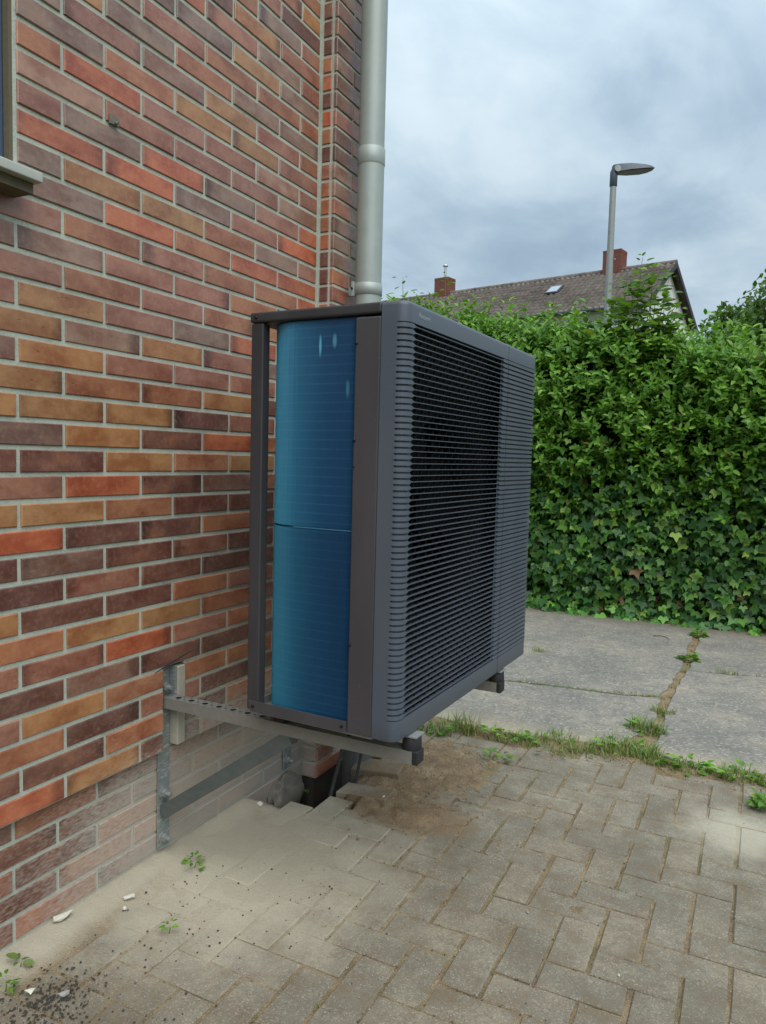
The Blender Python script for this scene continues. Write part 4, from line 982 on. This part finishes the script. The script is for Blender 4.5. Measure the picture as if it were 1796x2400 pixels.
def shoot_bush(name, label, cat, stems, leaf_l, kind='broad', tmpl=BROAD, wr=0.66, seed=1, loc=(0, 0, 0)):
    root = empty(name, loc); tag(root, label, cat); PP, DD, NN, LL = [], [], [], []; r = random.Random(seed)
    for (x0, y0, z0, x1, z1, nl) in stems:
        pts = []; bow = r.uniform(-.05, .05)
        for s in range(9):
            t = s / 8; pts.append(Vector((x0 + (x1 - x0) * t + bow * math.sin(t * 3.1), y0 - 0.06 * math.sin(t * 3), z0 + (z1 - z0) * t)))
        MB().tube([p - Vector(loc) for p in pts], [0.006 - 0.0045 * s / 8 for s in range(9)], 6).build('stem', MT['stem'], root, True)
        for k in range(nl):
            t = 0.12 + 0.88 * (k + 1) / nl; i = min(int(t * 8), 7); p = pts[i].lerp(pts[i + 1], t * 8 - i)
            for sg in (1, -1):
                a = k * 1.4 + r.uniform(-.4, .4) + (math.pi if sg < 0 else 0); sp_ = 0.5 + 0.5 * (1 - t)
                dd = Vector((math.cos(a), math.sin(a) * 0.8 - .15, r.uniform(-.35, .45))); st = dd.normalized() * r.uniform(.015, .12) * sp_
                PP.append(p + st); DD.append(dd); NN.append(Vector((r.gauss(0, .25), r.gauss(-.5, .25), 1))); LL.append(leaf_l * r.uniform(.6, 1.15) * (1.0 - 0.45 * (t > .9)))
    PP, DD, NN, LL = np.array(PP), np.array(DD), np.array(NN), np.array(LL); cc = green(len(PP), kind); n_ = min(len(PP), 300)
    q_ = np.random.default_rng(seed).permutation(len(PP)); PP, DD, NN, LL, cc = PP[q_], DD[q_], NN[q_], LL[q_], cc[q_]
    leaf_objs('leaf', tmpl, PP[:n_], DD[:n_], NN[:n_], LL[:n_], LL[:n_] * wr, cc[:n_], root)
    if len(PP) > n_: leaf_cloud('foliage', tmpl, PP[n_:] - np.array(loc), DD[n_:], NN[n_:], LL[n_:], LL[n_:] * wr, cc[n_:], root)
    return root
shoot_bush('dogwood_shrub', 'broad-leaved dogwood shoots standing tall above the hedge in front of the lamp post', 'shrub',
           [(0.40, 5.02, 1.9, 0.43, 2.62, 13), (0.52, 5.0, 1.9, 0.60, 2.80, 16), (0.60, 5.04, 1.9, 0.66, 2.72, 14), (0.62, 5.0, 1.8, 0.80, 2.62, 14), (0.74, 5.0, 1.9, 0.88, 2.45, 11), (0.45, 4.95, 1.7, 0.38, 2.35, 10), (0.34, 4.98, 1.9, 0.24, 2.38, 8), (0.58, 4.93, 1.7, 0.55, 2.45, 12), (0.48, 4.95, 1.8, 0.50, 2.66, 14), (0.66, 4.97, 1.8, 0.72, 2.55, 13), (0.55, 4.9, 1.6, 0.62, 2.3, 14), (0.50, 4.92, 1.8, 0.56, 2.55, 22), (0.60, 4.92, 1.8, 0.64, 2.60, 22), (0.68, 4.95, 1.8, 0.78, 2.5, 20), (0.44, 4.92, 1.8, 0.46, 2.42, 18), (0.56, 4.95, 1.9, 0.70, 2.70, 20), (0.72, 4.95, 1.7, 0.84, 2.36, 16)], 0.100, 'broad', BROAD, 0.66, 4)
shoot_bush('sapling_shoots', 'upright leafy shoots rising from the hedge just left of the far roof', 'shrub',
           [(-1.42, 5.15, 2.2, -1.52, 2.86, 8), (-1.34, 5.15, 2.2, -1.38, 2.70, 6), (-0.98, 5.05, 2.1, -1.06, 2.82, 9), (-1.02, 5.0, 2.0, -0.92, 2.62, 7), (-1.8, 5.2, 2.3, -1.78, 2.74, 6), (-0.62, 5.0, 2.1, -0.60, 2.60, 6), (-0.40, 5.0, 2.0, -0.34, 2.56, 6), (-0.1, 5.0, 2.0, -0.12, 2.45, 6)], 0.075, 'broad', PRIVET, 0.5, 9)
shoot_bush('elder_bush', 'yellow-green feathery bush at the right end behind the hedge', 'shrub',
           [(1.25 + 0.085 * k, 5.45 + 0.05 * (k % 3), 1.7, 1.22 + 0.10 * k + 0.05 * math.sin(k * 5), 2.22 + 0.16 * math.sin(k * 2.3) + 0.14 * (k > 5), 14) for k in range(10)], 0.075, 'broad', PRIVET, 0.36, 12)

# ------------------------------------------------------------------ street lamp
sl = empty('street_lamp', (-0.47, 9.40, -0.03)); tag(sl, 'galvanised street lamp post with flat grey head behind the hedge', 'street lamp')
MB().tube([(0, 0, 0), (0, 0, 1.2), (0, 0, 4.98)], [0.062, 0.058, 0.041], 12).build('pole', MT['galv'], sl)
MB().tube([(0, 0, 4.95), (0, 0, 4.955), (0, 0, 5.13), (0.02, 0.01, 5.20)], [0.046, 0.050, 0.050, 0.042], 20).build('spigot', MT['lamp'], sl, True)
dh = Vector((0.88, 0.47, 0)).normalized(); sd = Vector((-dh.y, dh.x, 0)); hv, hf = [], []
prof = [(-0.02, .045, 5.12, 5.225), (0.06, .075, 5.125, 5.232), (0.20, .12, 5.140, 5.232), (0.38, .125, 5.160, 5.222), (0.47, .10, 5.175, 5.215), (0.535, .05, 5.192, 5.204)]
for (t, hw, zb, zt_) in prof:
    for s_, z_ in ((-1, zb), (1, zb), (0.8, zt_), (-0.8, zt_)): p = dh * t + sd * (hw * s_); hv.append((p.x, p.y, z_))
for k in range(len(prof) - 1):
    for e in range(4): hf.append((4 * k + e, 4 * k + (e + 1) % 4, 4 * k + 4 + (e + 1) % 4, 4 * k + 4 + e))
hf += [(3, 2, 1, 0), tuple(4 * (len(prof) - 1) + e for e in range(4))]
hd = MB().add(hv, hf).build('lamp_head', MT['lamp'], sl, bevel=0.006)
p = dh * 0.03 - sd * 0.0
MB().tube([(p.x + sd.x * -0.075, p.y + sd.y * -0.075, 5.165), (p.x + sd.x * 0.075, p.y + sd.y * 0.075, 5.165)], 0.042, 24).build('hinge_disc', MT['galv'], sl)
p = dh * 0.33; MB().tube([(p.x, p.y, 5.22), (p.x, p.y, 5.24), (p.x, p.y, 5.252), (p.x, p.y, 5.256)], [0.034, 0.034, 0.022, 0.006], 16).build('sensor_dome', MT['lamp'], hd, True)
lz = []
for (t, hw, zb, zt_) in prof[1:5]:
    for s_ in (-0.82, 0.82): q_ = dh * t + sd * (hw * s_); lz.append((q_.x, q_.y, zb - 0.003))
MB().add(lz, [(0, 1, 3, 2), (2, 3, 5, 4), (4, 5, 7, 6)]).build('lens', MT['lens'], hd)
MB().box(0.055, 0.075, -0.01, 0.01, 3.98, 4.0).tube([(0.05, 0, 3.985), (0.07, 0, 3.985)], 0.008, 8).build('cable_clip', MT['galv'], sl)

# ------------------------------------------------------------------ the house beyond the hedge
fh = empty('far_house', (-1.505, 27.251, -0.03), -0.1975); tag(fh, 'white rendered house with brown tiled gable roof and two chimneys behind the hedge', 'house')
RZ, HW, SLP, LEN = 8.33, 2.95, 0.66, 15.0
EZ = RZ - SLP * HW
wl = MB(); yw = HW - 0.30; ez = RZ - SLP * yw - 0.10
for xg in (-0.28,):
    wl.add([(xg, -yw, 0), (xg, yw, 0), (xg, yw, ez), (xg, 0, RZ - 0.12), (xg, -yw, ez)] + [(-LEN + 0.3, -yw, 0), (-LEN + 0.3, yw, 0), (-LEN + 0.3, yw, ez), (-LEN + 0.3, 0, RZ - 0.12), (-LEN + 0.3, -yw, ez)],
           [(0, 1, 2, 3, 4), (9, 8, 7, 6, 5), (0, 4, 9, 5), (1, 6, 7, 2)])
fwl = wl.build('wall', MT['render'], fh)
def slope(sign):
    cw, ch = 0.21, 0.30; ncol = int(LEN / cw); sl_len = math.hypot(HW, HW * SLP); nrow = int(sl_len / ch) + 1
    shp = [0, .035, .05, .035, 0, -.012, -.015, -.008]; Vv, Ff = [], []; nx_ = ncol * 8 + 1
    ny_, nz_ = SLP / math.hypot(1, SLP) * sign, 1 / math.hypot(1, SLP)
    for r in range(nrow):
        for e in range(2):
            t = min((r + e) * ch, sl_len) / sl_len; lift = 0.0 if e == 0 else 0.035
            for c in range(nx_):
                h = shp[c % 8] * 0.8 + lift + 0.02; Vv.append((-c * cw / 8, sign * t * HW + ny_ * h, RZ - t * HW * SLP + nz_ * h))
        b = r * 2 * nx_
        for c in range(nx_ - 1): Ff.append((b + c, b + c + 1, b + nx_ + c + 1, b + nx_ + c))
        if r < nrow - 1:
            for c in range(nx_ - 1): Ff.append((b + nx_ + c, b + nx_ + c + 1, b + 2 * nx_ + c + 1, b + 2 * nx_ + c))
    return Vv, Ff
rf = empty('roof'); rf.parent = fh
rmesh = np_mesh('roof', *[np.array(a) for a in (slope(-1))], MT['roof'], True); COL.objects.unlink(rf); bpy.data.objects.remove(rf)
rf = link_mesh('roof', rmesh, fh); tag(link_mesh('roof_tiles', np_mesh('roof_tiles', *[np.array(a) for a in slope(1)], MT['roof'], True), rf), kind='stuff')
rc_ = MB()
for k in range(int(LEN / 0.34)):
    x0 = -k * 0.34; rc_.tube([(x0, 0, RZ + 0.01), (x0 - 0.36, 0, RZ + 0.025)], [0.115, 0.095], 10)
tag(rc_.build('ridge_tiles', MT['roof'], rf, True), kind='stuff')
MT['verge'] = plain('dark_verge_board', S(52, 50, 54), 0.7); MT['gutter'] = plain('dark_gutter', S(66, 68, 70), 0.5, 0.3)
for sg in (-1, 1):
    vb = MB(); a = (0.02, 0, RZ + 0.05); b = (0.02, sg * (HW + 0.05), EZ + 0.02)
    vb.add([a, b, (b[0], b[1], b[2] - 0.2), (a[0], a[1], a[2] - 0.2), (a[0] - .05, a[1], a[2]), (b[0] - .05, b[1], b[2]), (b[0] - .05, b[1], b[2] - 0.2), (a[0] - .05, a[1], a[2] - 0.2)], [(0, 1, 2, 3), (7, 6, 5, 4), (0, 4, 5, 1), (3, 2, 6, 7), (1, 5, 6, 2)])
    vb.build('verge_board', MT['verge'], rf)
    MB().tube([(0.0, sg * (HW + 0.07), EZ - 0.02), (-LEN, sg * (HW + 0.07), EZ - 0.02)], 0.07, 10).build('gutter', MT['gutter'], rf)
for (xc, top) in ((-2.25, 9.03), (-9.75, 8.98)):
    c_ = MB().box(-0.34, 0.34, -0.30, 0.30, RZ - 0.75, top - 0.08).build('chimney', MT['chimney'], rf, loc=(xc, 0.0, 0))
    MB().box(-0.345, 0.345, -0.305, 0.305, top - 0.08, top + 0.02).build('chimney_cap', MT['chimney'], rf, loc=(xc, 0, 0))
    MB().box(-0.46, 0.46, -0.62, -0.30, RZ - 0.52, RZ - 0.40).build('flashing', MT['gutter'] if xc > -5 else MT['steel'], rf, loc=(xc, 0, 0), rot=(0, 0, 0))
MB().tube([(-9.75, 0, 8.9), (-9.75, 0, 9.5)], 0.06, 12).tube([(-9.75, 0, 9.5), (-9.75, 0, 9.52), (-9.75, 0, 9.58), (-9.75, 0, 9.6)], [0.06, 0.11, 0.11, 0.05], 12).build('flue', MT['steel'], rf, True)
ang = math.atan(SLP)
sk = MB().box(-0.26, 0.26, -0.32, 0.32, 0.05, 0.12).build('skylight', MT['gutter'], rf, loc=(-4.05, -1.15, RZ - 1.15 * SLP), rot=(ang, 0, 0))
MB().box(-0.20, 0.20, -0.26, 0.26, 0.12, 0.135).build('pane', MT['lens_roof'], sk)
for k in range(5):
    wx_ = -1.6 - 2.6 * k
    wi = MB().box(wx_ - 0.6, wx_ + 0.6, -yw - 0.03, -yw + 0.02, 3.9, 5.3).build('window', MT['render'], fwl)
    MB().box(wx_ - 0.52, wx_ + 0.52, -yw - 0.036, -yw - 0.030, 3.98, 5.22).build('pane', MT['glass'], wi)

# ------------------------------------------------------------------ far trees
def tree(label, px_, depth, h, rx, rzz, n, seed):
    d0 = fw + rr * ((px_ - 898) / 1743) ; p = CAM_P + d0 * depth; r = np.random.default_rng(seed)
    root = empty('broadleaf_tree', (p.x, p.y, -0.03)); tag(root, label, 'tree', 'trees far off on the right')
    tk = MB(); tk.tube([(0, 0, 0), (0.1, 0, h * .25), (0.05, .1, h * .5), (0, 0, h * .8)], [.28, .22, .15, .05], 10)
    for k in range(9):
        a = k * 2.4; z0 = h * (.3 + .05 * k); tk.tube([(0.05, 0, z0), (math.cos(a) * rx * .4, math.sin(a) * rx * .4, z0 + h * .1), (math.cos(a) * rx * .75, math.sin(a) * rx * .75, z0 + h * .18)], [.1, .06, .02], 6)
    tk.build('trunk', MT['bark'], root, True)
    nc = 70; cd = unit(r.normal(size=(nc, 3))); cr = r.random((nc, 1)) ** .4; cc = cd * cr * np.array([rx, rx, rzz]) * .86 + np.array([0, 0, h - rzz])
    per = n // nc; pos = (cc[:, None] + unit(r.normal(size=(nc, per, 3))) * (r.random((nc, per, 1)) ** .5) * (rx * .30)).reshape(-1, 3); N_ = len(pos)
    tint = np.repeat(r.uniform(.7, 1.3, nc), per)[:, None]
    d_ = unit(r.normal(size=(N_, 3)) + np.array([0, 0, -.3])); nn_ = unit(r.normal(size=(N_, 3)) + np.array([0, -.3, .8])); L_ = r.uniform(.22, .42, N_)
    leaf_cloud('crown', PRIVET, pos, d_, nn_, L_, L_ * .6, green(N_, 'tree') * tint, root)
tree('tall dark broadleaf tree at the right edge of the picture beyond the hedge', 1815, 40, 11.6, 3.6, 4.2, 9000, 5)
tree('rounded lower tree between the far white gable and the taller tree', 1700, 43, 10.9, 2.1, 3.6, 5000, 6)

# ------------------------------------------------------------------ grass tufts, weeds, stones
def blades(cx, cy, n, spread, h, seed, lean=0.6, base=None, z0=-0.012):
    r = np.random.default_rng(seed); N_ = n; a = r.uniform(0, 6.283, N_); rad = spread * np.sqrt(r.random(N_))
    pos = np.stack([cx + np.cos(a) * rad, cy + np.sin(a) * rad * .6, np.full(N_, z0)], 1); az = r.uniform(0, 6.283, N_)
    hh = h * r.uniform(.4, 1.1, N_); out = np.stack([np.cos(az), np.sin(az), np.zeros(N_)], 1); side = np.stack([-np.sin(az), np.cos(az), np.zeros(N_)], 1)
    w_ = r.uniform(.0012, .0026, N_)[:, None]; ln = (hh * lean * r.uniform(.3, 1.4, N_))[:, None]
    up_ = np.array([0, 0, 1.0])
    v = [pos - side * w_, pos + side * w_, pos + up_ * (hh * .6)[:, None] + out * ln * .35 + side * w_ * .8, pos + up_ * (hh * .6)[:, None] + out * ln * .35 - side * w_ * .8, pos + up_ * hh[:, None] + out * ln]
    V_ = np.stack(v, 1).reshape(-1, 3); b = np.arange(N_) * 5
    F_ = np.concatenate([np.stack([b, b + 1, b + 2], 1), np.stack([b, b + 2, b + 3], 1), np.stack([b + 3, b + 2, b + 4], 1)])
    c = np.array([[.10, .19, .03]]) + r.random((N_, 1)) * np.array([[.10, .09, .03]]); dry = (r.random((N_, 1)) < .22); c = np.where(dry, np.array([[.38, .31, .16]]), c)
    return V_, F_, np.repeat(np.concatenate([c, np.ones((N_, 1))], 1), 5, 0)

def tuft(label, cx, cy, n, spread, h, seed, lean=0.7, leafy=0):
    V_, F_, C_ = blades(0, 0, n, spread, h, seed, lean); root = empty('grass_tuft', (cx, cy, 0)); tag(root, label, 'grass')
    tag(link_mesh('blades', np_mesh('blades', V_, F_, MT['leaf_a'], False, C_), root), kind='stuff')
    if leafy:
        r = np.random.default_rng(seed + 50); N_ = leafy; a = r.uniform(0, 6.283, N_); rad = spread * np.sqrt(r.random(N_)); pos = np.stack([np.cos(a) * rad, np.sin(a) * rad * .7, r.uniform(0, .035, N_)], 1)
        d_ = np.stack([np.cos(a), np.sin(a), r.uniform(-.1, .5, N_)], 1); nn_ = np.tile(np.array([[0, 0, 1.0]]), (N_, 1)) + r.normal(0, .25, (N_, 3)); L_ = r.uniform(.018, .042, N_)
        leaf_cloud('weed_leaves', PRIVET, pos, d_, nn_, L_, L_ * .6, green(N_, 'privet'), root)
tuft('bright grass tuft in soil just right of the near bracket end', 0.40, 1.915, 110, .075, .115, 1, .6)
tuft('low weeds and dry grass beside the bracket end at the soil edge', 0.275, 1.84, 120, .09, .065, 2, .9, 30)
tuft('yellowish little grass clump alone on the rear concrete slab', 0.323, 3.46, 50, .05, .05, 3)
tuft('dark round weed in the slab joint nearer the yard middle', 1.173, 3.76, 20, .05, .04, 4, .7, 60)
tuft('small dark weed in the joint close to the hedge foot', 1.186, 4.50, 16, .05, .05, 5, .7, 60)
tuft('short bright grass strip in the joint between the slabs', 1.142, 2.64, 90, .055, .055, 6)
tuft('big grass clump at the broken slab corner', 1.112, 2.34, 170, .085, .085, 7, .8, 20)
tuft('spreading grass clump where slab corner and block paving meet', 1.095, 2.04, 230, .13, .085, 8, .9, 30)
tuft('straggly dry grass along the soil edge left of the slab corner', 0.80, 1.945, 130, .16, .055, 9, 1.3, 20)
tuft('weed patch in front of the right-hand slab edge', 1.30, 1.985, 110, .09, .055, 10, .9, 40)
tuft('grassy weed clump at the far right front of the slab', 1.50, 2.0, 130, .09, .065, 11, .9, 50)
tuft('dark weed at the right edge of the block paving', 1.59, 1.76, 60, .05, .05, 12, 1.0, 50)
tuft('thin grass at the slab joint on the right', 1.40, 3.575, 50, .06, .05, 13)
tuft('low weeds in soil in front of the slab, left', 0.585, 1.925, 90, .09, .05, 14, 1.0, 30)
tuft('tiny tuft on the block paving below the slab', 0.62, 1.68, 40, .045, .03, 15, 1.0, 12)
gv = [[], [], []]; nv = 0; r = random.Random(5)
def jn(cx, cy, n, sp, h):
    global nv
    V_, F_, C_ = blades(cx, cy, n, sp, h, r.randrange(99999), 1.2); gv[0].append(V_); gv[1].append(F_ + nv); gv[2].append(C_); nv += len(V_)
for k in range(16): t = k / 15; jn(0.34 + .76 * t, 2.745 + .14 * t + .01 * math.sin(9 * t), 30, .035, .028)
for k in range(12): t = k / 11; jn(1.14 + .04 * t, 2.4 + 2.0 * t, 7, .02, .025)
for k in range(8): t = k / 7; jn(1.2 + .42 * t, 3.515 + .1 * t, 12, .03, .028)
for k in range(58): jn(r.uniform(.25, 1.62), 1.965 + r.uniform(-.045, .045), 11, .035, .042)
for k in range(16): jn(r.uniform(.7, 1.12), 2.03 + r.uniform(-.05, .05), 12, .04, .06)
for k in range(45):
    i = r.randrange(0, 13); j = r.randrange(-3, 14); jn(0.5 + GX * (i - 5), 0.39 + GY * j, 4, .012, .014)
tag(link_mesh('joint_grass', np_mesh('joint_grass', np.concatenate(gv[0]), np.concatenate(gv[1]), MT['leaf_a'], False, np.concatenate(gv[2]))), 'thin grass growing in the joints of the yard', 'grass', None, 'stuff')

for (lab, c, rad, mt, sd_) in (
    ('pale plaster chip lying against the wall foot, largest of the chips', (-0.012, 0.118, 0.022), (.026, .040, .014), 'chip', 1),
    ('pale plaster chip a hand further along the wall strip', (0.062, 0.272, 0.014), (.018, .028, .009), 'chip', 2),
    ('small pale crumb beside the second plaster chip', (0.080, 0.238, 0.008), (.011, .012, .008), 'chip', 3),
    ('white angular chip at the near rim of the pit', (0.040, 0.885, 0.012), (.020, .022, .012), 'chip', 4),
    ('white twisted scrap on the wet soil patch', (0.388, 1.132, 0.016), (.009, .016, .008), 'chip', 5),
    ('light round pebble on the paving right of the middle', (1.014, 0.746, 0.004), (.007, .007, .005), 'pebble', 6),
    ('tan round pebble on the paving at lower right', (1.271, 0.610, 0.004), (.006, .006, .005), 'chip', 7),
    ('pale flat stone near the leaf in the bottom left corner', (0.130, -0.082, 0.008), (.016, .018, .008), 'chip', 8),
    ('grey pointed stone among dark gravel at bottom left', (0.204, -0.055, 0.010), (.013, .022, .011), 'pebble', 9)):
    tag(lump('stone', MT[mt], c, tuple(q * 0.58 for q in rad), sd_, 1, rough=0.34), lab, 'stone')
def clump(label, cx, cy, n, sp, l, seed, col=None):
    rg = np.random.default_rng(seed); a = rg.uniform(0, 6.283, n); rad = sp * np.sqrt(rg.random(n)); pos = np.stack([np.cos(a) * rad, np.sin(a) * rad, rg.uniform(.006, .03, n)], 1)
    root = empty('weed', (cx, cy, 0)); tag(root, label, 'weed'); L_ = l * rg.uniform(.6, 1.2, n); cc = green(n, 'privet') if col is None else np.tile(np.array([col]), (n, 1)) * rg.uniform(.7, 1.3, (n, 1))
    leaf_objs('leaf', PRIVET, pos + np.array([cx, cy, 0]), np.stack([np.cos(a), np.sin(a), rg.uniform(-.2, .3, n)], 1), np.tile(np.array([[0, -.2, 1.0]]), (n, 1)) + rg.normal(0, .3, (n, 3)), L_, L_ * .6, cc, root)
    MB().tube([(0, 0, -.01), (sp * .2, sp * .1, .015)], .0012, 5).build('stem', MT['stem'], root)
clump('small dark green weed on the dusty strip beside the near bracket', 0.098, 0.485, 26, .030, .016, 1)
clump('tiny green weed in a paver joint at lower left', 0.245, 0.225, 16, .014, .012, 2)
clump('withered green leaf clump on the dust in the bottom left corner', 0.040, -0.040, 6, .010, .026, 3, (.14, .20, .05))
clump('little green weed at the lower left picture edge', 0.070, -0.100, 8, .014, .022, 4)
gb = MB(); r = random.Random(8)
for k in range(520):
    if k < 430: cx, cy = r.gauss(0.185, .05), r.gauss(-0.09, .06)
    else: cx, cy = r.uniform(.06, .55), r.uniform(-.1, .6)
    s_ = r.uniform(.0012, .0038); z_ = s_ * .5 + (0.004 if cx < .12 else 0)
    pts = [(math.cos(t) * s_ * r.uniform(.7, 1.2), math.sin(t) * s_ * r.uniform(.7, 1.2)) for t in (0, 1.05, 2.1, 3.14, 4.2, 5.2)]
    b = len(gb.v); gb.add([(cx + x_, cy + y_, z_) for x_, y_ in pts] + [(cx, cy, z_ + s_ * .8), (cx, cy, z_ - s_)], [(i_, (i_ + 1) % 6, 6) for i_ in range(6)] + [((i_ + 1) % 6, i_, 7) for i_ in range(6)])
tag(gb.build('gravel', MT['gravel']), 'scattered dark gravel grains on the paving at lower left', 'gravel', None, 'stuff')
gb = MB()
for k in range(900):
    if k < 500: cx, cy = r.uniform(.1, 1.6), r.uniform(-.1, 1.9)
    else: cx, cy = r.gauss(.42, .16), r.gauss(1.45, .2)
    if in_pit(cx, cy): continue
    s_ = r.uniform(.0010, .0030); z_ = s_ * .5 + (max(0, float(soil_h(np.array(cx), np.array(cy)))))
    gb.add([(cx - s_, cy, z_), (cx, cy - s_, z_), (cx + s_, cy, z_), (cx, cy + s_, z_), (cx, cy, z_ + s_)], [(0, 1, 4), (1, 2, 4), (2, 3, 4), (3, 0, 4)])
tag(gb.build('grit', MT['pebble']), 'fine pale grit strewn over the paving and soil', 'grit', None, 'stuff')
gb = MB(); r = random.Random(18)
for k in range(2600):
    if k < 2000: cx, cy = r.gauss(.40, .12), r.gauss(1.42, .17)
    elif k < 2250: cx, cy = r.gauss(.52, .12), r.gauss(1.10, .07)
    else: cx, cy = r.uniform(.2, 1.6), r.gauss(1.93, .04)
    if in_pit(cx, cy) or cx < 0.2: continue
    s_ = r.uniform(.002, .0085) * (0.55 if r.random() < .75 else 1.0); z_ = max(0.0, float(soil_h(np.array(cx), np.array(cy)))) + s_ * 0.2
    pts = [(math.cos(t) * s_ * r.uniform(.6, 1.2), math.sin(t) * s_ * r.uniform(.6, 1.2)) for t in (0.2, 1.4, 2.7, 3.9, 5.1)]
    gb.add([(cx + x_, cy + y_, z_ - s_ * .4) for x_, y_ in pts] + [(cx + r.uniform(-.3, .3) * s_, cy, z_ + s_ * r.uniform(.3, .8))], [(i_, (i_ + 1) % 5, 5) for i_ in range(5)])
MT['clod'] = plain('soil_clods', S(134, 113, 88), 0.95, 0, 0.15, 90, 0.4, 0.4)
tag(gb.build('soil_clods', MT['clod']), 'loose brown soil crumbs around the pit and slab edge', 'soil', None, 'stuff')
gb = MB(); r = random.Random(28)                                # dark crumbs and moss bits caught in the paver joints
for k in range(1700):
    i, j = r.randrange(-4, 13), r.randrange(-6, 16)
    if r.random() < .5: cx, cy = 0.5 + GX * (i - 5) + r.gauss(0, .0022), 0.39 + GY * (j + r.random())
    else: cx, cy = 0.5 + GX * (i - 5 + r.random()), 0.39 + GY * j + r.gauss(0, .0022)
    if cx < .1 or cy > 1.95 or in_pit(cx, cy) or (math.sin(cx * 7 + 1) * math.sin(cy * 6) < r.uniform(-.8, .5)): continue
    s_ = r.uniform(.0012, .0032); z_ = -0.001
    pts = [(math.cos(t) * s_ * r.uniform(.6, 1.2), math.sin(t) * s_ * r.uniform(.6, 1.2)) for t in (0.2, 1.4, 2.7, 3.9, 5.1)]
    gb.add([(cx + x_, cy + y_, z_ - s_ * .4) for x_, y_ in pts] + [(cx, cy, z_ + s_ * r.uniform(.5, .9))], [(i_, (i_ + 1) % 5, 5) for i_ in range(5)])
MT['crumb'] = plain('joint_crumbs', S(92, 82, 60), 0.95, 0, 0.15, 90, 0.5, 0.3)
tag(gb.build('joint_crumbs', MT['crumb']), 'dark crumbs of dirt and moss in the paver joints', 'dirt', None, 'stuff')
tag(MB().tube([(0.90, 4.30, 0.010), (0.95, 4.31, 0.014), (0.99, 4.295, 0.012), (1.01, 4.25, 0.009)], [0.003, 0.0035, 0.003, 0.0015], 6).build('twig', MT['bark'], None, True), 'small dry brown twig lying on the rear concrete slab', 'twig')
